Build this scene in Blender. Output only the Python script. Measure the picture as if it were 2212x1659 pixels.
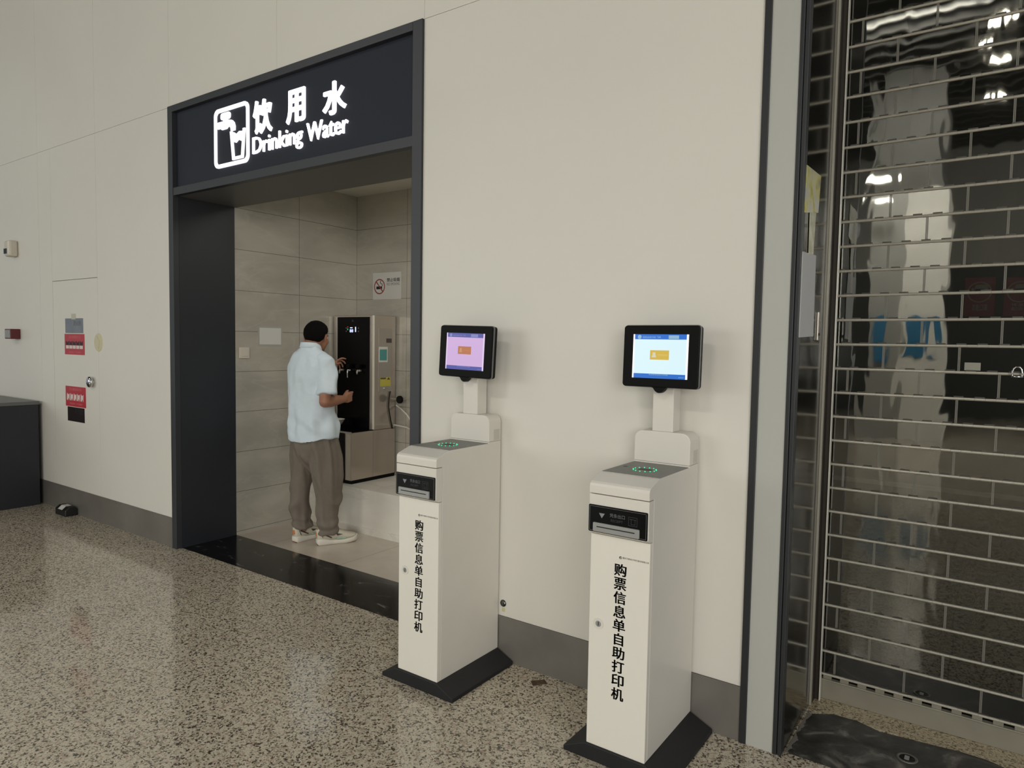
import bpy, bmesh, math, random
from mathutils import Vector, Matrix, noise

for o in list(bpy.data.objects):
    bpy.data.objects.remove(o, do_unlink=True)
SC = bpy.context.scene
COL = SC.collection
PI = math.pi
random.seed(7)

# ------------------------------------------------------------------ camera
YAW, PITCH, ROLL = 0.6146, -0.0578, 0.0166
FPX = 1492.0                                   # focal length in pixels of a 2212 px wide frame
cam_d = bpy.data.cameras.new('camera')
cam = bpy.data.objects.new('camera', cam_d)
COL.objects.link(cam)
cam_d.sensor_fit = 'HORIZONTAL'
cam_d.sensor_width = 36.0
cam_d.lens = FPX / 2212.0 * 36.0
cam_d.clip_start = 0.05
cam_d.clip_end = 200
_f = Vector((-math.sin(YAW) * math.cos(PITCH), math.cos(YAW) * math.cos(PITCH), math.sin(PITCH)))
_r = Vector((math.cos(YAW), math.sin(YAW), 0))
_u = _r.cross(_f)
_r2 = math.cos(ROLL) * _r + math.sin(ROLL) * _u
_u2 = -math.sin(ROLL) * _r + math.cos(ROLL) * _u
M4 = Matrix((( _r2.x, _u2.x, -_f.x, 0.0), (_r2.y, _u2.y, -_f.y, -2.6902), (_r2.z, _u2.z, -_f.z, 1.55), (0, 0, 0, 1)))
cam.matrix_world = M4
SC.camera = cam

# ------------------------------------------------------------------ world, lights, exposure
w = bpy.data.worlds.new('world')
SC.world = w
w.use_nodes = True
w.node_tree.nodes['Background'].inputs[0].default_value = (0.92, 0.96, 1.0, 1)
w.node_tree.nodes['Background'].inputs[1].default_value = 0.42
SC.view_settings.view_transform = 'Standard'
SC.view_settings.look = 'None'
SC.view_settings.gamma = 1.0
SC.view_settings.use_curve_mapping = False
SC.view_settings.exposure = -0.33


def area(name, loc, target, sx, sy, power, col=(1, 0.97, 0.9)):
    d = bpy.data.lights.new(name, 'AREA')
    d.shape = 'RECTANGLE'
    d.size, d.size_y = sx, sy
    d.energy = power
    d.color = col
    o = bpy.data.objects.new(name, d)
    COL.objects.link(o)
    o.location = loc
    o.rotation_euler = (Vector(target) - Vector(loc)).to_track_quat('-Z', 'Y').to_euler()
    return o


# unseen soft fill lights added left and right of the viewer; the hall's ceiling lamps
area('hall_fill_light', (-11.0, -14.5, 3.2), (-3.0, 0, 1.2), 11.0, 4.0, 580, (0.97, 1.0, 0.93))
area('hall_fill_light', (6.5, -12.0, 3.0), (-2.5, 0, 1.0), 8.0, 4.0, 860, (1, 0.975, 0.92))
area('hall_ceiling_light', (-7.5, -6.0, 6.3), (-5.0, -2.5, 0), 4.0, 2.5, 95, (1, 0.98, 0.92))
area('hall_ceiling_light', (3.6, -5.0, 6.3), (0.5, -2.0, 0), 3.0, 2.5, 130, (1, 0.97, 0.9))
area('alcove_fill_light', (-3.15, 1.1, 2.86), (-3.15, 1.1, 0), 0.6, 0.6, 13, (1, 0.97, 0.9))  # unseen lamp, added to brighten the alcove

# ------------------------------------------------------------------ materials


def lin(h):
    h = h.lstrip('#')
    out = []
    for i in (0, 2, 4):
        c = int(h[i:i + 2], 16) / 255
        out.append(c / 12.92 if c <= 0.04045 else ((c + 0.055) / 1.055) ** 2.4)
    return tuple(out) + (1.0,)


def mat(name, col, rough=0.5, metal=0.0, spec=0.5, emit=None, estr=0.0, var=0.0, vscale=8.0, bump=0.0, bscale=60.0, coat=0.0):
    m = bpy.data.materials.new(name)
    m.use_nodes = True
    nt = m.node_tree
    b = nt.nodes['Principled BSDF']
    c = lin(col) if isinstance(col, str) else tuple(col) + (1.0,)
    b.inputs['Base Color'].default_value = c
    b.inputs['Roughness'].default_value = rough
    b.inputs['Metallic'].default_value = metal
    b.inputs['Specular IOR Level'].default_value = spec
    b.inputs['Coat Weight'].default_value = coat
    if emit:
        b.inputs['Emission Color'].default_value = lin(emit)
        b.inputs['Emission Strength'].default_value = estr
    tc = nt.nodes.new('ShaderNodeTexCoord')
    if var > 0:
        n = nt.nodes.new('ShaderNodeTexNoise')
        n.inputs['Scale'].default_value = vscale
        n.inputs['Detail'].default_value = 4
        nt.links.new(tc.outputs['Object'], n.inputs['Vector'])
        r = nt.nodes.new('ShaderNodeValToRGB')
        r.color_ramp.elements[0].position = 0.3
        r.color_ramp.elements[1].position = 0.7
        r.color_ramp.elements[0].color = tuple(x * (1 - var) for x in c[:3]) + (1,)
        r.color_ramp.elements[1].color = tuple(min(1, x * (1 + var)) for x in c[:3]) + (1,)
        nt.links.new(n.outputs['Fac'], r.inputs['Fac'])
        nt.links.new(r.outputs['Color'], b.inputs['Base Color'])
    if bump > 0:
        n2 = nt.nodes.new('ShaderNodeTexNoise')
        n2.inputs['Scale'].default_value = bscale
        n2.inputs['Detail'].default_value = 3
        nt.links.new(tc.outputs['Object'], n2.inputs['Vector'])
        bp = nt.nodes.new('ShaderNodeBump')
        bp.inputs['Strength'].default_value = bump
        bp.inputs['Distance'].default_value = 0.01
        nt.links.new(n2.outputs['Fac'], bp.inputs['Height'])
        nt.links.new(bp.outputs['Normal'], b.inputs['Normal'])
    return m


class NT:
    """small node-building helper"""

    def __init__(self, name):
        self.m = bpy.data.materials.new(name)
        self.m.use_nodes = True
        self.t = self.m.node_tree
        self.b = self.t.nodes['Principled BSDF']
        self.tc = self.t.nodes.new('ShaderNodeTexCoord')
        self.pos = self.tc.outputs['Object']

    def n(self, kind, **kw):
        nd = self.t.nodes.new(kind)
        for k, v in kw.items():
            if k in nd.inputs:
                nd.inputs[k].default_value = v
            else:
                setattr(nd, k, v)
        return nd

    def l(self, a, b):
        self.t.links.new(a, b)

    def math(self, op, a, b=None):
        nd = self.n('ShaderNodeMath', operation=op)
        for i, v in enumerate((a, b)):
            if v is None:
                continue
            if isinstance(v, (int, float)):
                nd.inputs[i].default_value = v
            else:
                self.l(v, nd.inputs[i])
        return nd.outputs[0]

    def ramp(self, fac, stops, interp='LINEAR'):
        r = self.n('ShaderNodeValToRGB')
        r.color_ramp.interpolation = interp
        while len(r.color_ramp.elements) < len(stops):
            r.color_ramp.elements.new(0.5)
        for e, (p, c) in zip(r.color_ramp.elements, stops):
            e.position = p
            e.color = lin(c) if isinstance(c, str) else (c, c, c, 1)
        self.l(fac, r.inputs[0])
        return r.outputs[0]

    def mix(self, fac, a, b, mode='MIX'):
        nd = self.n('ShaderNodeMix', data_type='RGBA', blend_type=mode)
        for s, v in ((nd.inputs[0], fac), (nd.inputs[6], a), (nd.inputs[7], b)):
            if isinstance(v, (int, float)):
                s.default_value = v
            elif isinstance(v, (tuple, str)):
                s.default_value = lin(v) if isinstance(v, str) else v
            else:
                self.l(v, s)
        return nd.outputs[2]

    def noise(self, scale, detail=4, rough=0.5, dist=0.0, vec=None):
        nd = self.n('ShaderNodeTexNoise')
        nd.inputs['Scale'].default_value = scale
        nd.inputs['Detail'].default_value = detail
        nd.inputs['Roughness'].default_value = rough
        nd.inputs['Distortion'].default_value = dist
        self.l(vec or self.pos, nd.inputs['Vector'])
        return nd.outputs['Fac']

    def axis(self, i):
        s = self.n('ShaderNodeSeparateXYZ')
        self.l(self.pos, s.inputs[0])
        return s.outputs[i]

    def joint(self, i, off, period, width):
        v = self.math('SUBTRACT', self.axis(i), off - width / 2)
        v = self.math('DIVIDE', v, period)
        v = self.math('FRACT', v)
        return self.math('LESS_THAN', v, width / period)


def granite(name, light, mid, dark, pink, joints=True, rough=0.10, scale=138):
    k = NT(name)
    vo = k.n('ShaderNodeTexVoronoi', feature='F1')
    vo.inputs['Scale'].default_value = scale
    vo.inputs['Randomness'].default_value = 1.0
    # bend the cells so that they read as grains
    nz = k.n('ShaderNodeTexNoise')
    nz.inputs['Scale'].default_value = 85
    nz.inputs['Detail'].default_value = 3
    k.l(k.pos, nz.inputs['Vector'])
    add = k.n('ShaderNodeVectorMath', operation='MULTIPLY_ADD')
    k.l(nz.outputs['Color'], add.inputs[0])
    add.inputs[1].default_value = (0.018, 0.018, 0.018)
    k.l(k.pos, add.inputs[2])
    k.l(add.outputs[0], vo.inputs['Vector'])
    sep = k.n('ShaderNodeSeparateColor')
    k.l(vo.outputs['Color'], sep.inputs[0])
    base = k.ramp(sep.outputs[0], [(0.0, dark), (0.13, dark), (0.26, mid), (0.44, light), (0.82, light), (0.94, pink)])
    fine = k.noise(210, 3, 0.65)
    dk = k.ramp(fine, [(0.34, 0.34), (0.50, 1.0)])
    c = k.mix(0.75, base, dk, 'MULTIPLY')
    big = k.noise(1.3, 3)
    c = k.mix(0.45, c, k.ramp(big, [(0.3, 0.72), (0.7, 1.0)]), 'MULTIPLY')
    if joints:
        j = k.math('MAXIMUM', k.joint(1, -1.45, 0.96, 0.003), k.joint(0, -5.9, 0.96, 0.003))
        c = k.mix(k.math('MULTIPLY', j, 0.6), c, '#35312b')
    k.l(c, k.b.inputs['Base Color'])
    k.b.inputs['Roughness'].default_value = rough
    k.b.inputs['Specular IOR Level'].default_value = 0.65
    return k.m


def tile(name, c1, c2, vein, joints, rough=0.2, jcol='#4c4a45', angle=0.7):
    k = NT(name)
    mp = k.n('ShaderNodeMapping')
    mp.inputs['Rotation'].default_value = (angle, -0.5 * angle, 0.5)
    mp.inputs['Scale'].default_value = (0.9, 0.9, 2.0)
    k.l(k.pos, mp.inputs['Vector'])
    a = k.noise(2.0, 4, 0.55, 0.25, mp.outputs[0])
    c = k.ramp(a, [(0.3, c1), (0.62, c2)])
    v = k.noise(1.5, 4, 0.6, 0.5, mp.outputs[0])
    d = k.math('ABSOLUTE', k.math('SUBTRACT', v, 0.5))
    vm = k.ramp(d, [(0.0, 1.0), (0.025, 0.0)])
    c = k.mix(k.math('MULTIPLY', vm, 0.16), c, vein)
    for (ax, off, per, wd) in joints:
        c = k.mix(k.joint(ax, off, per, wd), c, jcol)
    k.l(c, k.b.inputs['Base Color'])
    k.b.inputs['Roughness'].default_value = rough
    return k.m


M = {}
M['wall'] = mat('painted_wall_panel', '#dbd8cf', 0.42, var=0.015, vscale=1.5)
M['gap'] = mat('panel_joint', '#b5b2a8', 0.8)
M['skirt'] = mat('brushed_steel_skirting', '#807c76', 0.38, 0.35, var=0.12, vscale=4.0)
M['floor'] = granite('speckled_granite', '#d3cab6', '#a89e8a', '#4c4438', '#b8a08e')
M['ledge'] = granite('granite_ledge', '#c0b396', '#a09276', '#5c513e', '#b09a7c', joints=False, rough=0.2, scale=170)
M['frame'] = mat('charcoal_frame_metal', '#36383c', 0.42, 0.2)
M['frame_dark'] = mat('dark_frame_metal', '#2c2e31', 0.45, 0.2)
M['navy'] = mat('navy_sign_board', '#232833', 0.55, spec=0.25)
M['reveal'] = mat('dark_reveal_panel', '#24272d', 0.45)
M['soffit'] = mat('dark_soffit_panel', '#5f5f5f', 0.5)
M['letters'] = mat('lit_white_letters', '#ffffff', 0.5, emit='#f4f2ff', estr=1.25)
M['tile_l'] = tile('grey_marble_tile', '#9f9b90', '#b1aca0', '#c4beb1', [(1, 1.078, 0.641, 0.003), (2, 0.0267, 0.3177, 0.003)])
M['tile_b'] = tile('grey_marble_tile_rear', '#9f9b90', '#b1aca0', '#c4beb1', [(0, -4.25, 0.635, 0.003), (2, 0.0267, 0.3177, 0.003)])
M['tile_f'] = tile('beige_floor_tile', '#b8ad9f', '#c6bbad', '#d2c8ba', [(0, -3.675, 0.8, 0.004)], 0.2, '#8a8176')
M['plinth'] = tile('white_marble_tile', '#e0dcd2', '#eae6dc', '#a19b90', [], 0.25, '#8d897f', 1.1)
k = NT('black_marble')
mp = k.n('ShaderNodeMapping')
mp.inputs['Rotation'].default_value = (0, 0, 0.5)
mp.inputs['Scale'].default_value = (2.2, 6.0, 1)
k.l(k.pos, mp.inputs['Vector'])
a = k.noise(2.4, 6, 0.68, 0.6, mp.outputs[0])
c = k.ramp(a, [(0.0, '#0b0b0d'), (0.60, '#121214'), (0.66, '#4d4d4e'), (0.72, '#8a8a8a')])
k.l(c, k.b.inputs['Base Color'])
k.b.inputs['Roughness'].default_value = 0.14
M['black_marble'] = k.m
M['white_metal'] = mat('white_powder_coat', '#dcd8cf', 0.36, var=0.02, vscale=4)
M['white_door'] = mat('white_gloss_door', '#e4e0d6', 0.28)
M['seam'] = mat('seam_grey', '#77756e', 0.6)
M['black_plastic'] = mat('black_plastic', '#060607', 0.5, spec=0.15)
M['black_gloss'] = mat('black_gloss', '#060608', 0.25, spec=0.12)
M['rim_grey'] = mat('grey_rim', '#6c6d6d', 0.4, 0.3)
M['grey_plate'] = mat('grey_scanner_plate', '#7f807b', 0.5, var=0.06, vscale=30)
M['silver'] = mat('silver_plastic', '#9a9b99', 0.38, 0.3)
M['dim_print'] = mat('dim_grey_print', '#62656a', 0.5)
M['faint_print'] = mat('faint_grey_print', '#34373b', 0.5)
M['mid_print'] = mat('arrow_grey_print', '#86888c', 0.5)
M['black_print'] = mat('black_print', '#111112', 0.5)
M['grey_print'] = mat('grey_print', '#6d685e', 0.5)
M['led'] = mat('green_led', '#27d59a', 0.4, emit='#18d890', estr=1.6)
M['rubber'] = mat('black_base_paint', '#16171a', 0.55, var=0.15, vscale=12)
M['steel'] = mat('mirror_stainless', '#beb4a8', 0.16, 0.72, bump=0.02, bscale=4)
M['steel_frame'] = mat('brushed_stainless', '#b0a99f', 0.28, 0.6)
M['chrome'] = mat('chrome', '#cfcfcf', 0.08, 1.0)
M['hose'] = mat('white_hose', '#cfccc3', 0.4)
M['porcelain'] = mat('white_porcelain', '#e3dfd6', 0.2)
M['paper'] = mat('white_paper', '#cbcac4', 0.6)
M['paper_dim'] = mat('film_sleeve', '#a5a49c', 0.25)
M['beige_plastic'] = mat('beige_plastic', '#cbc3b4', 0.5)
M['red_sign'] = mat('red_notice_print', '#b22d38', 0.35)
M['red_dark'] = mat('dark_red_plastic', '#5c1f22', 0.4)
M['pale_print'] = mat('pale_print', '#d8cfc9', 0.5)
M['rose_print'] = mat('rose_print', '#cc6a70', 0.5)
M['grey_sign'] = mat('silver_sign_plate', '#858a90', 0.3, 0.5, var=0.1, vscale=9)
M['dark_sign'] = mat('dark_mirror_sign', '#2d2426', 0.22, 0.3)
M['tape'] = mat('yellowed_tape', '#cdc4a0', 0.3)
M['tape_pale'] = mat('pale_tape', '#bdbba6', 0.3)
M['counter'] = mat('dark_counter_laminate', '#22252b', 0.45, var=0.08, vscale=3)
M['counter_top'] = mat('grey_counter_top', '#5f615f', 0.4)
M['white_trim'] = mat('blue_white_panel', '#b4b5af', 0.4)
M['steel_dark'] = mat('dark_mirror_steel', '#6f6d68', 0.13, 1.0, bump=0.02, bscale=6)
M['alu'] = mat('shutter_aluminium', '#aca89b', 0.33, 0.3)
M['alu_link'] = mat('pane_link_metal', '#6f6d64', 0.5, 0.0)
M['alu_lip'] = mat('bright_aluminium_lip', '#efece2', 0.25, 0.35)
M['alu_dark'] = mat('shutter_knuckle', '#4b4a44', 0.4, 0.6)
M['alu_rail'] = mat('shutter_bottom_rail', '#8f8b7d', 0.35, 0.3, var=0.1, vscale=6)
M['groove'] = mat('guide_groove', '#2a241d', 0.5)
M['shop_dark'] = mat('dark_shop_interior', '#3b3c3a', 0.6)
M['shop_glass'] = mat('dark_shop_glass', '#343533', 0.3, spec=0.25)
M['shop_rail'] = mat('shop_door_rail', '#c6c6c2', 0.4)
M['sticker_red'] = mat('red_sticker', '#bf4450', 0.5)
M['sticker_pale'] = mat('sticker_pale', '#dccbc4', 0.5)
M['teal_label'] = mat('teal_label', '#4f8f8b', 0.5)
M['yellow_label'] = mat('yellow_label', '#b8ad4c', 0.5)
M['brown_label'] = mat('brown_label', '#4c443c', 0.5)
M['screen_blk'] = mat('display_blue_white', '#ccd6ff', 0.4, emit='#cfd9ff', estr=1.3)
M['display_red'] = mat('display_red', '#d05a5a', 0.4, emit='#d04848', estr=0.5)
M['display_green'] = mat('display_green', '#50c0a0', 0.4, emit='#38b890', estr=0.6)
M['dirt'] = mat('brown_dirt', '#54402e', 0.9, var=0.5, vscale=60)
M['stain'] = mat('yellow_stain', '#c9c391', 0.6)
M['bait_black'] = mat('black_bait_box', '#151515', 0.4)
M['poster_y'] = None


def screen(name, col, s):
    return mat(name, '#000000', 0.3, emit=col, estr=s)


UI = [dict(bg=screen('screen_white', '#def8ff', 1.2), edge=screen('screen_edge', '#ffffff', 1.3), bar=screen('screen_blue', '#1f74dc', 1.0),
           txt=screen('screen_pale_blue', '#a6d4f6', 0.85), btn=screen('screen_yellow', '#e2be48', 1.05), ico=screen('screen_icon', '#f6efd0', 0.9), bt=screen('screen_button_text', '#f4df80', 0.9)),
      dict(bg=screen('screen_lilac', '#d2aee0', 1.1), edge=screen('screen_edge_lilac', '#e6cdf0', 1.15), bar=screen('screen_violet_blue', '#4a52b8', 0.8),
           txt=screen('screen_pale_violet', '#8f94da', 0.8), btn=screen('screen_orange', '#d0783c', 0.85), ico=screen('screen_icon_orange', '#e2a070', 0.85), bt=screen('screen_text_orange', '#dd9258', 0.85))]

# printed poster: yellowish with pale bands
k = NT('yellow_poster_print')
nz = k.noise(14, 4)
k.l(k.ramp(nz, [(0.35, '#b5b6b8'), (0.5, '#c9c58a'), (0.62, '#b9b046'), (0.72, '#7d7f86')]), k.b.inputs['Base Color'])
k.b.inputs['Roughness'].default_value = 0.35
M['poster_y'] = k.m

# black stone strip in front of the shutter, scuffed and dusty
k = NT('dusty_black_stone')
a = k.noise(5.5, 7, 0.65, 1.0)
b_ = k.noise(22, 4, 0.6)
c = k.ramp(a, [(0.38, '#171717'), (0.52, '#2a2a28'), (0.58, '#55524c'), (0.68, '#94908a')])
c = k.mix(0.3, c, k.ramp(b_, [(0.4, '#1a1a1a'), (0.7, '#55534e')]))
edge = k.math('LESS_THAN', k.math('ADD', k.axis(0), k.math('MULTIPLY', k.noise(18, 3), 0.05)), -0.567)
c = k.mix(k.math('MULTIPLY', edge, 0.75), c, '#8a877f')
k.l(c, k.b.inputs['Base Color'])
k.b.inputs['Roughness'].default_value = 0.45
M['dusty'] = k.m

# clear slat panes: see-through with a wavy reflection
k = NT('clear_polycarbonate_pane')
out = k.t.nodes['Material Output']
tr = k.n('ShaderNodeBsdfTransparent')
tr.inputs[0].default_value = (0.52, 0.53, 0.5, 1)
gl = k.n('ShaderNodeBsdfGlossy')
gl.inputs['Color'].default_value = (0.95, 0.95, 0.92, 1)
gl.inputs['Roughness'].default_value = 0.025
mp = k.n('ShaderNodeMapping')
mp.inputs['Scale'].default_value = (7, 1, 2.6)
k.l(k.pos, mp.inputs['Vector'])
bn = k.noise(1.0, 2, 0.5, 0.4, mp.outputs[0])
bp = k.n('ShaderNodeBump')
bp.inputs['Strength'].default_value = 0.12
bp.inputs['Distance'].default_value = 0.01
k.l(bn, bp.inputs['Height'])
k.l(bp.outputs['Normal'], gl.inputs['Normal'])
mx = k.n('ShaderNodeMixShader')
mx.inputs[0].default_value = 0.15
k.l(tr.outputs[0], mx.inputs[1])
k.l(gl.outputs[0], mx.inputs[2])
k.l(mx.outputs[0], out.inputs['Surface'])
M['pane'] = k.m

# ------------------------------------------------------------------ mesh helpers


class MB:
    def __init__(self):
        self.v, self.f = [], []

    def add(self, verts, faces):
        n = len(self.v)
        self.v += [tuple(p) for p in verts]
        self.f += [tuple(i + n for i in q) for q in faces]
        return self

    def box(self, x0, x1, y0, y1, z0, z1):
        p = [(x, y, z) for z in (z0, z1) for y in (y0, y1) for x in (x0, x1)]
        return self.add(p, [(0, 2, 3, 1), (4, 5, 7, 6), (0, 1, 5, 4), (2, 6, 7, 3), (0, 4, 6, 2), (1, 3, 7, 5)])

    def prism(self, poly, axis, a0, a1):
        """poly in the plane across `axis`: x -> (y,z), y -> (x,z), z -> (x,y)"""
        def P(u, v, a):
            return {'x': (a, u, v), 'y': (u, a, v), 'z': (u, v, a)}[axis]
        n = len(poly)
        vs = [P(u, v, a0) for u, v in poly] + [P(u, v, a1) for u, v in poly]
        fs = [tuple(range(n)), tuple(range(n, 2 * n))]
        fs += [(i, (i + 1) % n, n + (i + 1) % n, n + i) for i in range(n)]
        return self.add(vs, fs)

    def cyl(self, c, r, h, axis='y', seg=24, r2=None):
        r2 = r if r2 is None else r2
        vs = []
        for (rr, a) in ((r, 0), (r2, h)):
            for i in range(seg):
                t = 2 * PI * i / seg
                u, v = rr * math.cos(t), rr * math.sin(t)
                vs.append({'x': (c[0] + a, c[1] + u, c[2] + v), 'y': (c[0] + u, c[1] + a, c[2] + v), 'z': (c[0] + u, c[1] + v, c[2] + a)}[axis])
        fs = [tuple(range(seg)), tuple(range(seg, 2 * seg))] + [(i, (i + 1) % seg, seg + (i + 1) % seg, seg + i) for i in range(seg)]
        return self.add(vs, fs)

    def rings(self, rings, cap=True):
        n = len(rings[0])
        vs = [p for r in rings for p in r]
        fs = []
        for a in range(len(rings) - 1):
            for i in range(n):
                j = (i + 1) % n
                fs.append((a * n + i, a * n + j, (a + 1) * n + j, (a + 1) * n + i))
        if cap:
            fs.append(tuple(reversed(range(n))))
            fs.append(tuple(range((len(rings) - 1) * n, len(rings) * n)))
        return self.add(vs, fs)

    def lathe(self, c, prof, seg=28):
        return self.rings([[(c[0] + r * math.cos(2 * PI * i / seg), c[1] + r * math.sin(2 * PI * i / seg), c[2] + z) for i in range(seg)] for r, z in prof], cap=True)

    def tube(self, pts, rad, seg=12, caps=True):
        """round tube with a radius for each point and domed ends"""
        P = [Vector(p) for p in pts]
        R = [rad] * len(P) if isinstance(rad, (int, float)) else list(rad)
        if caps:
            d0 = (P[0] - P[1]).normalized()
            d1 = (P[-1] - P[-2]).normalized()
            pre, post = [], []
            for t in (0.98, 0.8, 0.45):
                pre.append((P[0] + d0 * R[0] * t, R[0] * math.sqrt(1 - t * t)))
            for t in (0.45, 0.8, 0.98):
                post.append((P[-1] + d1 * R[-1] * t, R[-1] * math.sqrt(1 - t * t)))
            seq = pre + list(zip(P, R)) + post
        else:
            seq = list(zip(P, R))
        rings = []
        up = None
        for i, (p, r) in enumerate(seq):
            a = seq[max(0, i - 1)][0]
            b = seq[min(len(seq) - 1, i + 1)][0]
            t = (b - a).normalized()
            if up is None:
                up = Vector((0, 0, 1)) if abs(t.z) < 0.9 else Vector((1, 0, 0))
            s = t.cross(up).normalized()
            up = s.cross(t).normalized()
            rings.append([tuple(p + (s * math.cos(2 * PI * j / seg) + up * math.sin(2 * PI * j / seg)) * r) for j in range(seg)])
        return self.rings(rings)

    def ball(self, c, r, seg=20, rg=12):
        rx, ry, rz = (r, r, r) if isinstance(r, (int, float)) else r
        rings = []
        for a in range(1, rg):
            t = PI * a / rg
            rings.append([(c[0] + rx * math.sin(t) * math.cos(2 * PI * i / seg), c[1] + ry * math.sin(t) * math.sin(2 * PI * i / seg), c[2] - rz * math.cos(t)) for i in range(seg)])
        return self.rings(rings)

    def loft(self, secs, seg=36, power=2.2):
        """secs: (cx, cy, z, a, b); z may be a function of the angle"""
        rings = []
        for (cx, cy, z, a, b) in secs:
            ring = []
            for i in range(seg):
                t = 2 * PI * i / seg
                c, s = math.cos(t), math.sin(t)
                e = 2 / power
                zz = z(t) if callable(z) else z
                ring.append((cx + a * math.copysign(abs(c) ** e, c), cy + b * math.copysign(abs(s) ** e, s), zz))
            rings.append(ring)
        return self.rings(rings)

    def frame(self, x0, x1, z0, z1, wd, y0, y1):
        self.box(x0, x0 + wd, y0, y1, z0, z1)
        self.box(x1 - wd, x1, y0, y1, z0, z1)
        self.box(x0 + wd, x1 - wd, y0, y1, z0, z0 + wd)
        self.box(x0 + wd, x1 - wd, y0, y1, z1 - wd, z1)
        return self

    def ring(self, c, r0, r1, y0, y1, seg=40, sz=1.0):
        vs = []
        for y in (y0, y1):
            for r in (r0, r1):
                for i in range(seg):
                    t = 2 * PI * i / seg
                    vs.append((c[0] + r * math.cos(t), y, c[1] + r * sz * math.sin(t)))
        fs = []
        for i in range(seg):
            j = (i + 1) % seg
            A = lambda b, q: b * seg + q
            fs += [(A(0, i), A(0, j), A(1, j), A(1, i)), (A(2, i), A(2, j), A(3, j), A(3, i)), (A(0, i), A(0, j), A(2, j), A(2, i)), (A(1, i), A(1, j), A(3, j), A(3, i))]
        return self.add(vs, fs)

    def xf(self, m):
        self.v = [tuple(m @ Vector(p)) for p in self.v]
        return self

    def build(self, name, material, parent=None, bevel=0.0, smooth=False, seg=2, origin=None):
        off = Vector(origin) if origin is not None else Vector((0, 0, 0))
        me = bpy.data.meshes.new(name)
        me.from_pydata([tuple(Vector(p) - off) for p in self.v], [], self.f)
        bm = bmesh.new()
        bm.from_mesh(me)
        bmesh.ops.recalc_face_normals(bm, faces=bm.faces)
        bm.to_mesh(me)
        bm.free()
        if smooth:
            for p in me.polygons:
                p.use_smooth = True
        me.materials.append(material)
        o = bpy.data.objects.new(name, me)
        COL.objects.link(o)
        o.location = off
        if parent:
            o.parent = parent
        if bevel:
            md = o.modifiers.new('bevel', 'BEVEL')
            md.width = bevel
            md.segments = seg
            md.limit_method = 'ANGLE'
            md.angle_limit = math.radians(40)
            md.harden_normals = False
        return o


def rrect(x0, x1, z0, z1, r, seg=6, corners=(1, 1, 1, 1)):
    """rounded rectangle polygon; corners: lower left, lower right, upper right, upper left"""
    pts = []
    for (cx, cz, a0, on) in ((x0, z0, PI, corners[0]), (x1, z0, 1.5 * PI, corners[1]), (x1, z1, 0, corners[2]), (x0, z1, 0.5 * PI, corners[3])):
        if not on:
            pts.append((cx, cz))
            continue
        mx = cx + (r if cx == x0 else -r)
        mz = cz + (r if cz == z0 else -r)
        for i in range(seg + 1):
            a = a0 + 0.5 * PI * i / seg
            pts.append((mx + r * math.cos(a), mz + r * math.sin(a)))
    return pts


def text_mb(mb, body, x0, x1, z0, z1, y, depth=0.0006, bold=0.0, keep=False, align='c'):
    """lettering on a plane facing -y, stretched to fill the box (or kept in proportion)"""
    cu = bpy.data.curves.new('lettering', 'FONT')
    cu.body = body
    cu.size = 1.0
    cu.offset = bold
    cu.resolution_u = 3
    ob = bpy.data.objects.new('lettering', cu)
    COL.objects.link(ob)
    dg = bpy.context.evaluated_depsgraph_get()
    me = bpy.data.meshes.new_from_object(ob.evaluated_get(dg))
    bpy.data.objects.remove(ob, do_unlink=True)
    vs = [v.co.copy() for v in me.vertices]
    fs = [tuple(p.vertices) for p in me.polygons]
    bpy.data.meshes.remove(me)
    bpy.data.curves.remove(cu)
    if not vs:
        return mb
    ax, bx = min(v.x for v in vs), max(v.x for v in vs)
    az, bz = min(v.y for v in vs), max(v.y for v in vs)
    sx, sz = (x1 - x0) / max(1e-6, bx - ax), (z1 - z0) / max(1e-6, bz - az)
    ox, oz = x0, z0
    if keep:
        s = min(sx, sz)
        ox = x0 + ((x1 - x0) - s * (bx - ax)) * (0.5 if align == 'c' else 0)
        oz = z0 + ((z1 - z0) - s * (bz - az)) / 2
        sx = sz = s
    pts = [(ox + (v.x - ax) * sx, y, oz + (v.y - az) * sz) for v in vs]
    if depth <= 0:
        return mb.add(pts, fs)
    n = len(pts)
    from collections import Counter
    cnt = Counter()
    for q in fs:
        for i in range(len(q)):
            cnt[frozenset((q[i], q[(i + 1) % len(q)]))] += 1
    full = fs + [tuple(i + n for i in reversed(q)) for q in fs]
    for q in fs:
        for i in range(len(q)):
            a, b = q[i], q[(i + 1) % len(q)]
            if cnt[frozenset((a, b))] == 1:
                full.append((a, a + n, b + n, b))
    return mb.add(pts + [(p[0], p[1] - depth, p[2]) for p in pts], full)


def thing(name, label, cat, loc=(0, 0, 0), rz=0.0, group=None):
    o = bpy.data.objects.new(name, None)
    o.empty_display_size = 0.1
    COL.objects.link(o)
    o.location = loc
    o.rotation_euler = (0, 0, rz)
    return tag(o, label, cat, group)


def tag(o, label, cat, group=None):
    o['label'] = label
    o['category'] = cat
    if group:
        o['group'] = group
    return o


def struct(o):
    o['kind'] = 'structure'
    return o


# ------------------------------------------------------------------ the setting
XL, XR, ZT = -4.945, -2.484, 3.20              # the doorway's outer edges
XT = -0.772                                    # where the wall meets the shutter trim
H = 6.6

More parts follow.
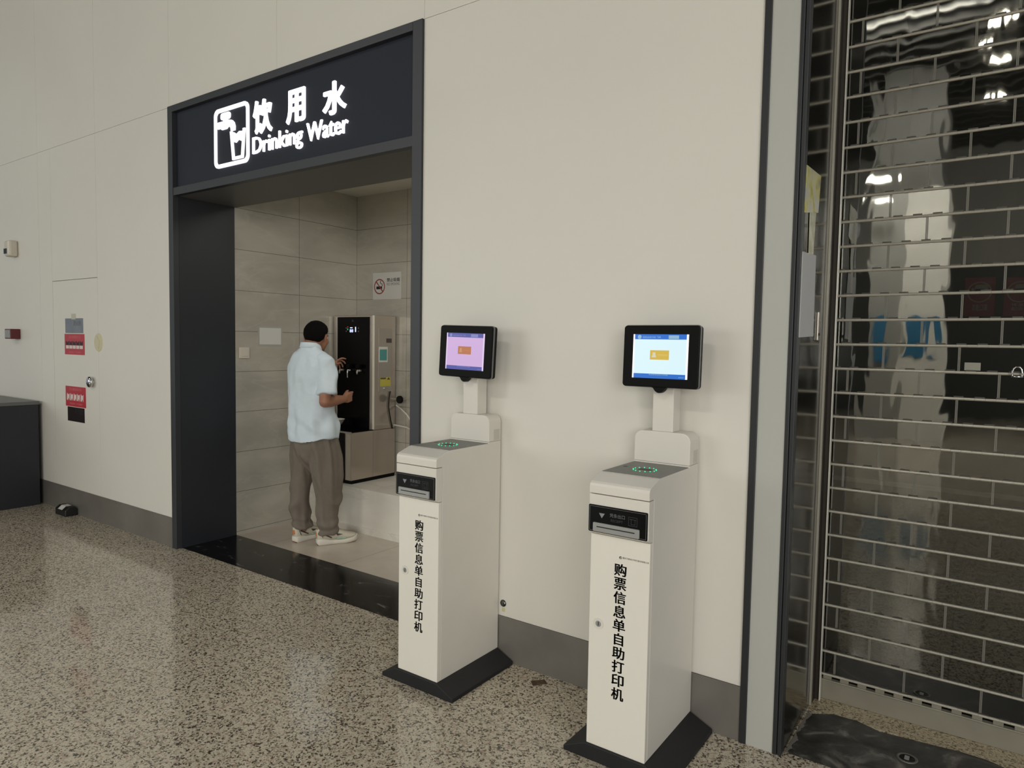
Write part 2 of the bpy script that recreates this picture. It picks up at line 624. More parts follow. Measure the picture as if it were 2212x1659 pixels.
g = 0.001
wb = MB()
for (x0, x1, z0, z1) in [(-12, -7.19, 0, 3.2), (-12, -7.19, 3.2, H), (-7.19, -6.08, 3.2, H), (-6.08, XL, 3.2, H),
                         (-7.19, -6.93, 0, 3.2), (-6.93, -6.08, 2.04, 3.2), (-6.93, -6.08, 0, 0.215),
                         (-6.08, XL, 0, 3.2), (XL, -3.70, 3.2, H), (-3.70, XR, 3.2, H), (XR, XT, 0, 3.2), (XR, XT, 3.2, H)]:
    wb.box(x0 + g, x1 - g, 0, 0.03, z0 + (g if z0 > 0 else 0), z1 - g)
struct(wb.build('wall_back', M['wall']))
wk = MB()
wk.box(-12, XL, 0.031, 0.12, 0, H).box(XL, XR, 0.031, 0.12, ZT, H).box(XR, XT, 0.031, 0.12, 0, H)
struct(wk.build('wall_core', M['gap']))

door = thing('door_1', 'white flush cabinet door in the wall left of the doorway, with four stickers', 'door', (-6.505, 0, 0.22))
door['kind'] = 'structure'
MB().box(-6.927, -6.083, 0.0, 0.03, 0.218, 2.037).build('panel', M['wall'], None, 0.001).parent = door
for ch in COL.objects:
    if ch.name == 'panel':
        ch.location = -Vector(door.location)
kn = MB().lathe((0, 0, 0), [(0.030, 0), (0.030, 0.008), (0.026, 0.012), (0.040, 0.018), (0.047, 0.027), (0.043, 0.037), (0.025, 0.045), (0.006, 0.047)])
kn.xf(Matrix.Rotation(PI / 2, 4, 'X'))
ko = kn.build('knob', M['chrome'], door, smooth=True)
ko.location = (-6.188 + 6.505, 0.0, 1.176 - 0.22)
ko['label'] = 'round chrome door knob'

sk = MB()
for (x0, x1) in ((-12, XL), (XR, XT)):
    sk.box(x0, x1, -0.004, 0.0, 0, 0.221)
    sk.box(x0, x1, -0.007, 0.0, 0.212, 0.221)
struct(sk.build('baseboard_back', M['skirt']))

fl = MB()
fl.box(-16, 9, -22, 0.03, -0.1, 0)
fl.box(XT, 4.0, 0.03, 0.47, -0.1, -0.001)
struct(fl.build('floor', M['floor']))
struct(MB().box(-4.90, -2.50, 0.475, 1.73, -0.1, 0).build('floor_alcove', M['tile_f']))
struct(MB().box(XL + 0.05, XR - 0.06, 0.03, 0.476, -0.1, 0.0008).build('trim_threshold', M['black_marble']))

# the dark doorway frame: jambs, head bar, lower bar, reveals and soffit
fr = MB()
fr.box(XL, XL + 0.06, -0.014, 0.03, 0, ZT).box(XR - 0.068, XR, -0.014, 0.03, 0, ZT)
fr.box(XL + 0.06, XR - 0.068, -0.014, 0.03, ZT - 0.045, ZT).box(XL + 0.06, XR - 0.068, -0.010, 0.03, 2.57, 2.625)
struct(fr.build('trim_doorway', M['frame'], bevel=0.002))
struct(MB().box(XL + 0.01, XL + 0.0599, 0.03, 0.475, 0, 2.57).box(XR - 0.06, XR - 0.01, 0.03, 0.475, 0, 2.57).build('trim_reveal', M['reveal']))
struct(MB().box(XL + 0.01, XR - 0.01, 0.03, 0.495, 2.5702, 2.66).box(XL + 0.01, XR - 0.01, 0.40, 0.495, 2.66, 3.0).build('trim_soffit', M['soffit']))

# alcove shell
AX, AY = -4.885, 1.719
struct(MB().box(AX - 0.1, AX, 0.475, AY + 0.1, 0, 2.9).build('wall_left', M['tile_l']))
struct(MB().box(AX, -2.45, AY, AY + 0.1, 0, 2.9).build('wall_rear', M['tile_b']))
struct(MB().box(-2.55, -2.45, 0.475, AY, 0, 2.9).build('wall_right', M['tile_l']))
struct(MB().box(AX - 0.1, -2.45, 0.495, AY + 0.1, 2.872, 2.95).build('ceiling_alcove', mat('alcove_ceiling', '#cfccc2', 0.7)))
pl = thing('tiled_plinth', 'low white marble-tiled step under the water dispenser', 'plinth', (-3.7, 1.42, 0))
MB().box(AX + 0.001, -2.552, 1.13, AY - 0.001, 0.0, 0.36).build('block', M['plinth'], pl).location = (3.7, -1.42, 0)
MB().box(AX + 0.001, -2.552, 1.118, 1.13, 0.0, 0.05).build('skirting', M['plinth'], pl).location = (3.7, -1.42, 0)

# the jamb between the wall and the shutter
struct(MB().box(XT, -0.745, -0.012, 0.1, 0, H).build('trim_1', M['frame_dark'], bevel=0.002))
struct(MB().box(-0.745, -0.644, -0.006, 0.1, 0, H).build('trim_2', M['white_trim']))
struct(MB().box(-0.644, -0.629, -0.012, 0.1, 0, H).box(-0.627, -0.612, -0.009, 0.03, 0, H).build('trim_3', M['frame_dark'], bevel=0.002))
struct(MB().box(-0.66, -0.612, 0.03, 0.478, 0, H).build('wall_return', M['steel_dark']))
struct(MB().box(-0.612, 4.0, 0.428, 0.62, -0.1, 0.0005).build('floor_ledge', M['ledge']))
# wavy-edged black stone strip
pts = []
n_ = 40
for i in range(n_ + 1):
    x = -0.608 + 3.6 * i / n_
    pts.append((x, 0.030 + 0.002 * math.sin(i * 2.1)))
for i in range(n_, -1, -1):
    x = -0.600 + 3.6 * i / n_
    pts.append((x, 0.43 + 0.016 * math.sin(i * 1.3) + 0.008 * math.sin(i * 3.7) - (0.05 if i == 0 else 0)))
struct(MB().prism(pts, 'z', -0.0005, 0.0012).build('trim_stone_strip', M['dusty']))

# the hall behind the viewer: ceiling with baffles, far shopfront, a white pillar
struct(MB().box(-16, 9, -22, 0.2, H, H + 0.1).build('ceiling', mat('dark_ceiling', '#2a2a29', 0.8)))
bf = MB()
for i in range(46):
    y = -1.2 - i * 0.42
    bf.box(-7, 7, y, y + 0.05, H - 0.22, H)
struct(bf.build('trim_ceiling_baffles', mat('pale_baffles', '#5a5955', 0.6)))
struct(MB().box(-16, 9, -16.2, -16, 3.6, H).build('wall_far', mat('far_fascia', '#b4b3ac', 0.7)))
struct(MB().box(-16, 9, -16.3, -16.1, 0, 3.6).build('wall_shopfront', mat('far_shopfront', '#50514f', 0.5)))
struct(MB().box(-1.42, -0.85, -10.9, -10.0, 0, 4.3).build('wall_pillar', mat('white_pillar', '#f0ece2', 0.45)))
struct(MB().box(-2.0, -1.42, -10.88, -10.03, 0, 4.3).build('wall_pillar_panel', mat('grey_pillar_panel', '#a9a8a1', 0.4)))
for lx, ly, lz, lw, lab in ((-1.64, -8.5, 4.20, 0.16, 'upper of two small pendant lamps seen mirrored in the shutter'), (-1.79, -9.6, 4.08, 0.11, 'lower of two small pendant lamps seen mirrored in the shutter')):
    pe = thing('pendant_lamp', lab, 'lamp', (lx, ly, lz), 0, 'pendant lamps in the hall')
    lq = MB().cyl((0, 0, 0), lw, 0.05, 'z', 20).build('diffuser', mat('pendant_glow', '#ffffff', 0.5, emit='#fff8ea', estr=14.0), pe)
    MB().cyl((0, 0, 0.05), 0.006, H - 0.2 - lz, 'z', 8).build('cord', M['black_plastic'], pe)
struct(MB().box(-1.95, -0.9, -10.85, -10.05, 4.3, H).build('wall_pillar_upper', mat('grey_pillar', '#56554f', 0.6)))
for (x0, x1, z0, z1, lab) in ((-1.90, -1.62, 1.35, 2.15, 'blue panel added on the left of the pillar for its reflection in the shutter'), (-1.36, -0.98, 1.40, 2.12, 'blue panel added on the right of the pillar for its reflection in the shutter')):
    t = MB().box(x0, x1, -10.03 if x1 < -1.42 else -10.0, -9.985, z0, z1).build('blue_reflection_panel', mat('blue_panel', '#3f7ea3', 0.4))  # added only to put blue patches into the shutter's reflection
    tag(t, lab, 'notice', 'added blue panels on the hall pillar')
lampm = mat('lamp_disc', '#ffffff', 0.5, emit='#fff6e4', estr=40.0)
for i, (x, y) in enumerate(((-0.32, -12.3), (-0.23, -10.2), (-0.22, -8.6), (-0.42, -9.4), (-2.9, -7.2), (2.3, -7.4), (-4.6, -9.0))):
    lo = MB().cyl((x, y, H - 0.262), 0.12, 0.03, 'z', 24).build('ceiling_lamp', lampm)
    tag(lo, 'round lit downlight in the hall ceiling', 'lamp', 'ceiling downlights')
area('pillar_fill_light', (-1.4, -7.5, 6.3), (-1.4, -10.0, 1.0), 2.0, 0.6, 640)  # extra lamp added so the pillar mirrors brighter in the shutter

# shop interior behind the shutter
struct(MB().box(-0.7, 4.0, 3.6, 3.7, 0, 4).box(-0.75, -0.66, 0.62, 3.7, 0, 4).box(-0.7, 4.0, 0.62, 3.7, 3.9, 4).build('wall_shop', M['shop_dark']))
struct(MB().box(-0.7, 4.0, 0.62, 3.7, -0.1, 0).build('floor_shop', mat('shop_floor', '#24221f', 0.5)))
shop_door = thing('glass_shop_door', 'dark glass door inside the shop behind the shutter', 'door', (0.3, 0.96, 0))
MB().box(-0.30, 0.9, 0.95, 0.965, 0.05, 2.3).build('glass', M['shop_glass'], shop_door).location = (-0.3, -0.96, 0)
MB().box(-0.66, 0.9, 0.935, 0.95, 0.918, 0.938).build('push_rail', M['shop_rail'], shop_door).location = (-0.3, -0.96, 0)

# ------------------------------------------------------------------ lit sign over the doorway
sg = thing('lit_sign', 'navy overhead sign with glowing white tap symbol and DRINKING WATER lettering', 'sign', (-3.7, 0.02, 2.6))
so = (3.7, -0.02, -2.6)


def sgp(mb, name, m, **kw):
    o = mb.build(name, m, sg, **kw)
    o.location = so
    return o


sgp(MB().box(XL + 0.06, XR - 0.068, 0.018, 0.03, 2.625, ZT - 0.045), 'board', M['navy'])
YS = 0.018
ic = MB()
ox0, ox1, oz0, oz1, rr, tk = -4.395, -4.008, 2.694, 3.082, 0.045, 0.024
po, pi_ = rrect(ox0, ox1, oz0, oz1, rr, 8), rrect(ox0 + tk, ox1 - tk, oz0 + tk, oz1 - tk, rr - tk + 0.006, 8)
n = len(po)
vs = [(x, yy, z) for yy in (YS, YS - 0.01) for P_ in (po, pi_) for (x, z) in P_]
fs = []
for i in range(n):
    j = (i + 1) % n
    fs += [(i, j, n + j, n + i), (2 * n + i, 2 * n + j, 3 * n + j, 3 * n + i), (i, j, 2 * n + j, 2 * n + i), (n + i, n + j, 3 * n + j, 3 * n + i)]
ic.add(vs, fs)
# tap: cross handle, stem, spout
ic.prism(rrect(-4.318, -4.212, 3.004, 3.048, 0.018), 'y', YS - 0.01, YS)
ic.prism([(-4.283, 3.005), (-4.247, 3.005), (-4.243, 2.985), (-4.290, 2.985)], 'y', YS - 0.01, YS)
ic.prism([(-4.355, 2.952), (-4.318, 2.952), (-4.308, 2.941), (-4.255, 2.941), (-4.235, 2.952), (-4.215, 2.950), (-4.205, 2.938), (-4.203, 2.918), (-4.160, 2.918),
          (-4.158, 2.945), (-4.168, 2.970), (-4.190, 2.988), (-4.225, 2.995), (-4.355, 2.995)], 'y', YS - 0.01, YS)
# glass with water
for q in ([(-4.213, 2.915), (-4.192, 2.915), (-4.168, 2.742), (-4.188, 2.728)], [(-4.070, 2.915), (-4.049, 2.915), (-4.070, 2.728), (-4.090, 2.742)],
          [(-4.188, 2.728), (-4.070, 2.728), (-4.086, 2.746), (-4.172, 2.746)]):
    ic.prism(q, 'y', YS - 0.01, YS)
ic.prism([(-4.200, 2.892), (-4.170, 2.905), (-4.140, 2.888), (-4.110, 2.903), (-4.062, 2.897), (-4.068, 2.848), (-4.090, 2.838), (-4.120, 2.852), (-4.150, 2.835), (-4.193, 2.850)], 'y', YS - 0.01, YS)
sgp(ic, 'tap_symbol', M['letters'])
tx = MB()
for ch, x0, x1, z0, z1, bw_ in (('饮', -3.962, -3.765, 2.848, 3.062, 0.004), ('用', -3.625, -3.447, 2.858, 3.060, 0.004), ('水', -3.288, -3.085, 2.848, 3.038, 0.004),
                               ('Drinking', -3.967, -3.470, 2.700, 2.838, 0.0012), ('Water', -3.432, -3.070, 2.728, 2.838, 0.0012)):
    for dx, dz in ((-bw_, 0), (bw_, 0), (0, -bw_ * 0.7), (0, bw_ * 0.7)):
        text_mb(tx, ch, x0 + bw_ + dx, x1 - bw_ + dx, z0 + bw_ + dz, z1 - bw_ + dz, YS, 0.01, 0.012 if len(ch) == 1 else 0.002)
sgp(tx, 'lettering', M['letters'])

# ------------------------------------------------------------------ things on the left wall


def flat(name, label, cat, x0, x1, z0, z1, m, y=0.0, t=0.002, group=None):
    o = thing(name, label, cat, ((x0 + x1) / 2, y, (z0 + z1) / 2), 0, group)
    p = MB().box(x0, x1, y - t, y, z0, z1).build('sheet', m, o)
    p.location = -Vector(o.location)
    return o


def sub(mb, name, m, parent, **kw):
    """part whose vertices are given in world coordinates"""
    o = mb.build(name, m, parent, **kw)
    o.location = -Vector(parent.location)
    return o


s1 = flat('notice_plate', 'silver plate topmost of the four stickers on the white cabinet door', 'sign', -6.685, -6.348, 1.581, 1.708, M['grey_sign'], group='stickers on the cabinet door')
sub(text_mb(MB(), '消火栓', -6.53, -6.38, 1.645, 1.688, -0.002, 0.0004, 0.01), 'lettering', M['dim_print'], s1)
s2 = flat('red_notice', 'red picture notice just under the silver plate on the cabinet door', 'sign', -6.703, -6.328, 1.396, 1.574, M['red_sign'], group='stickers on the cabinet door')
sub(text_mb(MB(), '消火栓使用方法', -6.62, -6.40, 1.535, 1.562, -0.002, 0.0004), 'header_lettering', M['rose_print'], s2)
mb, mk = MB(), MB()
for i in range(5):
    x = -6.678 + i * 0.066
    mb.box(x, x + 0.056, -0.0026, -0.002, 1.447, 1.475)
    mk.prism([(x, 1.477), (x + 0.056, 1.477), (x + 0.056, 1.512), (x + 0.036, 1.508), (x + 0.03, 1.496), (x + 0.012, 1.512), (x, 1.512)], 'y', -0.0026, -0.002)
sub(mb, 'picture_captions', M['pale_print'], s2)
sub(mk, 'pictures', M['black_print'], s2)
sub(text_mb(MB(), '消防器材  严禁挪用', -6.63, -6.40, 1.408, 1.424, -0.002, 0.0004), 'footer_lettering', M['rose_print'], s2)
s3 = flat('red_notice', 'red picture notice below the knob height on the cabinet door, above the dark plate', 'sign', -6.705, -6.323, 0.945, 1.120, M['red_sign'], group='stickers on the cabinet door')
sub(text_mb(MB(), '灭火器使用方法', -6.63, -6.40, 1.083, 1.108, -0.002, 0.0004), 'header_lettering', M['rose_print'], s3)
mb = MB()
for i in range(5):
    x = -6.682 + i * 0.066
    mb.prism([(x, 1.0), (x + 0.02, 0.995), (x + 0.032, 1.02), (x + 0.05, 0.992), (x + 0.054, 1.055), (x + 0.03, 1.045), (x + 0.006, 1.06)], 'y', -0.0026, -0.002)
sub(mb, 'pictures', M['pale_print'], s3)
sub(text_mb(MB(), '消防器材  严禁挪用', -6.63, -6.39, 0.962, 0.978, -0.002, 0.0004), 'footer_lettering', M['rose_print'], s3)
s4 = flat('notice_plate', 'dark plate lowest of the four stickers on the white cabinet door', 'sign', -6.672, -6.352, 0.815, 0.940, M['dark_sign'], group='stickers on the cabinet door')
sub(text_mb(MB(), '灭火器', -6.53, -6.38, 0.885, 0.925, -0.002, 0.0004, 0.01), 'lettering', M['black_print'], s4)
tag(MB().box(-6.565, -6.485, -0.0022, -0.0005, 1.70, 1.748).build('tape_piece', M['tape_pale'], origin=(-6.525, 0, 1.72)), 'small pale piece of tape sticking up over the silver plate', 'tape')
tp = MB().lathe((0, 0, 0), [(0.075, 0), (0.072, 0.003), (0.05, 0.004), (0.01, 0.0045)], 20)
tp.xf(Matrix.Translation((-6.078, 0.0, 1.506)) @ Matrix.Scale(1.02, 4, (0, 0, 1)) @ Matrix.Rotation(PI / 2, 4, 'X'))
to = tp.build('tape_patch', M['tape'], origin=(-6.078, 0, 1.506))
tag(to, 'yellowed oval tape patch over the seam beside the cabinet door', 'tape')
MB().tube([(-6.095, -0.004, 1.56), (-6.065, -0.005, 1.525), (-6.06, -0.005, 1.49), (-6.07, -0.004, 1.455)], 0.004, 8).build('peeling_edge', M['tape_pale'], to).location = (6.078, 0, -1.506)

dt = thing('motion_detector', 'small beige wall detector high on the wall at the left edge', 'detector', (-7.73, 0, 2.37))
sub(MB().box(-7.79, -7.66, -0.075, 0, 2.30, 2.45), 'housing', M['beige_plastic'], dt, bevel=0.018)
sub(MB().box(-7.785, -7.715, -0.079, -0.07, 2.325, 2.375), 'lens', M['black_gloss'], dt, bevel=0.004)
sub(MB().box(-7.70, -7.675, -0.0765, -0.07, 2.32, 2.44), 'cover_strip', M['white_metal'], dt, bevel=0.003)
al = thing('fire_alarm_box', 'dark red alarm button box on the wall at the left edge, below the detector', 'alarm', (-7.72, 0, 1.565))
sub(MB().box(-7.79, -7.655, -0.085, 0, 1.52, 1.615), 'housing', M['red_dark'], al, bevel=0.006)
sub(MB().box(-7.78, -7.665, -0.0875, -0.084, 1.53, 1.605), 'front_plate', M['silver'], al, bevel=0.002)

bx = thing('dark_counter', 'dark counter with a grey top at the left edge of the hall', 'counter', (-7.6, -0.8, 0))
sub(MB().box(-8.7, -7.175, -1.9, -0.042, 0.0, 0.925), 'cabinet', M['counter'], bx, bevel=0.004)
sub(MB().box(-8.7, -7.17, -1.9, -0.036, 0.925, 0.957), 'top', M['counter_top'], bx, bevel=0.003)

bt = thing('bait_station', 'small black bait box with a white label on the floor by the skirting', 'box', (-6.56, -0.055, 0))
sub(MB().prism([(-0.107, 0), (-0.006, 0), (-0.006, 0.055), (-0.03, 0.078), (-0.075, 0.078), (-0.107, 0.052)], 'x', -6.70, -6.50), 'box', M['bait_black'], bt, bevel=0.006)
sub(MB().box(-6.645, -6.565, -0.075, -0.03, 0.0785, 0.080).prism([(-0.1075, 0.0535), (-0.076, 0.080), (-0.075, 0.079), (-0.105, 0.0525)], 'x', -6.645, -6.565), 'label_sheet', M['paper'], bt)

# ------------------------------------------------------------------ in the alcove
ns = flat('no_smoking_sign', 'white no smoking sign with a red circle on the tiled rear wall', 'sign', -4.670, -4.319, 1.93, 2.168, M['paper'], AY)
sub(MB().ring((-4.585, 2.045), 0.058, 0.068, AY - 0.0026, AY - 0.002, sz=1.0), 'red_circle', mat('sign_red', '#8e3b38', 0.5), ns)
sub(MB().prism([(-4.632, 2.088), (-4.624, 2.095), (-4.538, 2.002), (-4.546, 1.995)], 'y', AY - 0.0028, AY - 0.0022), 'red_bar', mat('sign_red_bar', '#8e3b38', 0.5), ns)
sub(MB().box(-4.625, -4.552, AY - 0.0026, AY - 0.002, 2.022, 2.047).tube([(-4.55, AY - 0.0026, 2.05), (-4.553, AY - 0.0026, 2.07), (-4.575, AY - 0.0026, 2.075), (-4.57, AY - 0.0026, 2.095)], 0.003, 6), 'cigarette_symbol', M['black_print'], ns)
sub(text_mb(MB(), '禁止吸烟', -4.493, -4.335, 2.083, 2.117, AY - 0.002, 0.0004, 0.012), 'lettering', M['black_print'], ns)
sub(text_mb(MB(), 'NO SMOKING', -4.493, -4.335, 2.052, 2.076, AY - 0.002, 0.0004), 'english_lettering', M['dim_print'], ns)
sw = thing('light_switch', 'square white switch plate on the tiled left wall', 'switch', (AX, 0.55, 1.445))
sub(MB().box(AX, AX + 0.010, 0.503, 0.595, 1.402, 1.49), 'plate', M['beige_plastic'], sw, bevel=0.004)
sub(MB().box(AX + 0.008, AX + 0.014, 0.518, 0.58, 1.418, 1.474), 'rocker', M['beige_plastic'], sw, bevel=0.003)
pp = thing('wall_notice', 'pale sheet in a clear sleeve on the tiled left wall behind the man', 'notice', (AX, 0.79, 1.58))
sub(MB().box(AX, AX + 0.002, 0.676, 0.907, 1.502, 1.66), 'sleeve', M['paper_dim'], pp)
sub(MB().box(AX + 0.002, AX + 0.0026, 0.69, 0.893, 1.514, 1.648), 'sheet', M['paper'], pp)

wd = thing('water_dispenser', 'tall stainless and black hot water dispenser standing on the white plinth', 'dispenser', (-4.61, 1.45, 0.36))
DX0, DX1 = -4.872, -4.36
W_ = lambda mb, name, m, **kw: sub(mb, name, m, wd, **kw)
W_(MB().box(DX0 + 0.01, DX1 - 0.008, 1.205, 1.70, 0.36, 0.39), 'foot_base', M['black_plastic'])
W_(MB().box(DX0, DX1, 1.19, 1.70, 0.39, 0.79), 'lower_cabinet', M['steel'], bevel=0.004)
W_(MB().box(DX0 + 0.055, DX1 - 0.075, 1.184, 1.192, 0.39, 0.785), 'lower_door', M['black_gloss'])
W_(MB().box(DX0, DX1, 1.44, 1.70, 0.792, 1.777), 'upper_cabinet', M['steel'], bevel=0.006)
fp = W_(MB().box(DX0 + 0.056, DX1 - 0.052, 1.432, 1.442, 0.795, 1.762), 'front_panel', M['black_gloss'], bevel=0.003)
W_(MB().box(DX1 - 0.012, DX1 + 0.001, 1.434, 1.446, 0.80, 1.774), 'edge_strip', M['alu_lip'])
W_(MB().box(DX0 + 0.052, DX0 + 0.057, 1.428, 1.442, 0.80, 1.762), 'left_edge_strip', M['alu_lip'])
W_(MB().box(DX0 + 0.01, DX1 - 0.01, 1.195, 1.44, 0.79, 0.797), 'drip_tray', M['black_gloss'])
W_(MB().frame(DX0, DX1, 0.78, 0.79, 0.001, 1.188, 1.19).box(DX0, DX1, 1.186, 1.195, 0.782, 0.798), 'tray_edge', M['steel_frame'])
W_(text_mb(MB(), '88', -4.655, -4.61, 1.628, 1.655, 1.432, 0.0006, 0.02), 'display_digits', M['screen_blk'])
W_(MB().box(-4.650, -4.618, 1.4313, 1.432, 1.664, 1.672), 'display_bar', M['screen_blk'])
W_(text_mb(MB(), 'I', -4.586, -4.574, 1.632, 1.676, 1.432, 0.0006, 0.03), 'display_digit', M['screen_blk'])
for x in (-4.705, -4.55):
    for z in (1.66, 1.632):
        W_(MB().box(x, x + 0.012, 1.4314, 1.432, z, z + 0.011), 'display_mark', M['dim_print'])
W_(MB().box(-4.687, -4.672, 1.4314, 1.432, 1.672, 1.677), 'display_red_mark', M['display_red'])
W_(MB().box(-4.685, -4.674, 1.4314, 1.432, 1.648, 1.662), 'display_green_mark', M['display_green'])
lg = MB().prism([(-4.632, 1.722), (-4.600, 1.722), (-4.616, 1.742)], 'y', 1.4314, 1.432)
W_(lg, 'emblem', M['faint_print'])
for x in (-4.735, -4.632, -4.512):
    tp_ = MB()
    tp_.cyl((x, 1.40, 1.298), 0.010, 0.035, 'y', 16)
    lo_ = 1.238 if x == -4.632 else 1.272
    tp_.tube([(x, 1.402, 1.300), (x, 1.392, 1.298), (x, 1.389, 1.288), (x, 1.389, lo_)], [0.010, 0.010, 0.009, 0.006], 12)
    t_ = W_(tp_, 'tap', M['chrome'] if x == -4.632 else M['steel_frame'], smooth=True)
    W_(MB().box(x - 0.02, x + 0.02, 1.385, 1.43, 1.318, 1.352), 'tap_housing', M['black_plastic'], bevel=0.008)
W_(MB().box(DX1 - 0.0005, DX1 + 0.0012, 1.495, 1.655, 1.118, 1.664), 'access_panel', M['steel_frame'], bevel=0.0005)
W_(MB().box(DX1 + 0.001, DX1 + 0.0022, 1.583, 1.647, 1.543, 1.58), 'rating_label', M['brown_label'])
W_(MB().box(DX1 + 0.001, DX1 + 0.002, 1.495, 1.60, 1.375, 1.507), 'notice_sheet', M['paper'])
W_(MB().box(DX1 + 0.002, DX1 + 0.0026, 1.505, 1.59, 1.39, 1.485), 'teal_notice', M['teal_label'])
yl = W_(MB().box(DX1 + 0.001, DX1 + 0.002, 1.513, 1.638, 1.165, 1.245), 'warning_label', M['yellow_label'])
W_(MB().box(DX1 + 0.002, DX1 + 0.0024, 1.517, 1.58, 1.228, 1.241).prism([(1.592, 1.222), (1.632, 1.222), (1.612, 1.242)], 'x', DX1 + 0.002, DX1 + 0.0024), 'warning_print', M['brown_label'])
W_(MB().cyl((DX1 + 0.001, 1.571, 1.147), 0.012, 0.008, 'x', 18), 'lock', M['chrome'])
W_(MB().box(DX1 - 0.0005, DX1 + 0.0006, 1.4365, 1.4395, 0.395, 0.785), 'cabinet_seam', M['seam'])
W_(MB().tube([(-4.353, 1.628, 1.115), (-4.351, 1.612, 1.05), (-4.351, 1.608, 0.985), (-4.351, 1.625, 0.90), (-4.352, 1.648, 0.82), (-4.356, 1.66, 0.79)], 0.0045, 8), 'power_cord', M['black_plastic'], smooth=True)
hs = MB().tube([(-4.345, 1.697, 0.99), (-4.29, 1.697, 0.965), (-4.22, 1.697, 0.92), (-4.16, 1.697, 0.86), (-4.12, 1.697, 0.76), (-4.10, 1.697, 0.5), (-4.10, 1.697, 0.372)], 0.007, 10)
tag(hs.build('water_hose', M['hose'], origin=(-4.36, 1.66, 0.985), smooth=True), 'upper white water hose curving down behind the dispenser', 'hose', 'hoses behind the dispenser')
hs = MB().tube([(-4.345, 1.668, 0.82), (-4.28, 1.672, 0.815), (-4.20, 1.672, 0.81), (-4.13, 1.670, 0.79), (-4.05, 1.66, 0.70), (-4.02, 1.64, 0.372)], 0.007, 10)
tag(hs.build('water_hose', M['hose'], origin=(-4.36, 1.65, 0.82), smooth=True), 'lower white water hose leaving the dispenser sideways', 'hose', 'hoses behind the dispenser')
vv = thing('water_valve', 'dark pipe valve knob on the rear wall beside the dispenser', 'valve', (-4.255, AY, 1.05))
sub(MB().cyl((-4.255, AY - 0.06, 1.05), 0.014, 0.06, 'y', 14).tube([(-4.355, AY - 0.03, 1.045), (-4.255, AY - 0.03, 1.05)], 0.009, 10), 'pipe', M['steel_frame'], vv)
sub(MB().cyl((-4.255, AY - 0.085, 1.05), 0.034, 0.025, 'y', 20), 'knob', M['black_plastic'], vv, bevel=0.005)

bw = thing('bowl', 'white bowl on the black drip tray beside the man', 'bowl', (-4.69, 1.30, 0.797))
sub(MB().lathe((-4.69, 1.30, 0.797), [(0.034, 0.0), (0.036, 0.010), (0.034, 0.013), (0.058, 0.035), (0.074, 0.060), (0.083, 0.078), (0.0855, 0.079), (0.0815, 0.075), (0.071, 0.056), (0.05, 0.03), (0.01, 0.016)], 40), 'shell', M['porcelain'], bw, smooth=True)

# ------------------------------------------------------------------ the two printer kiosks


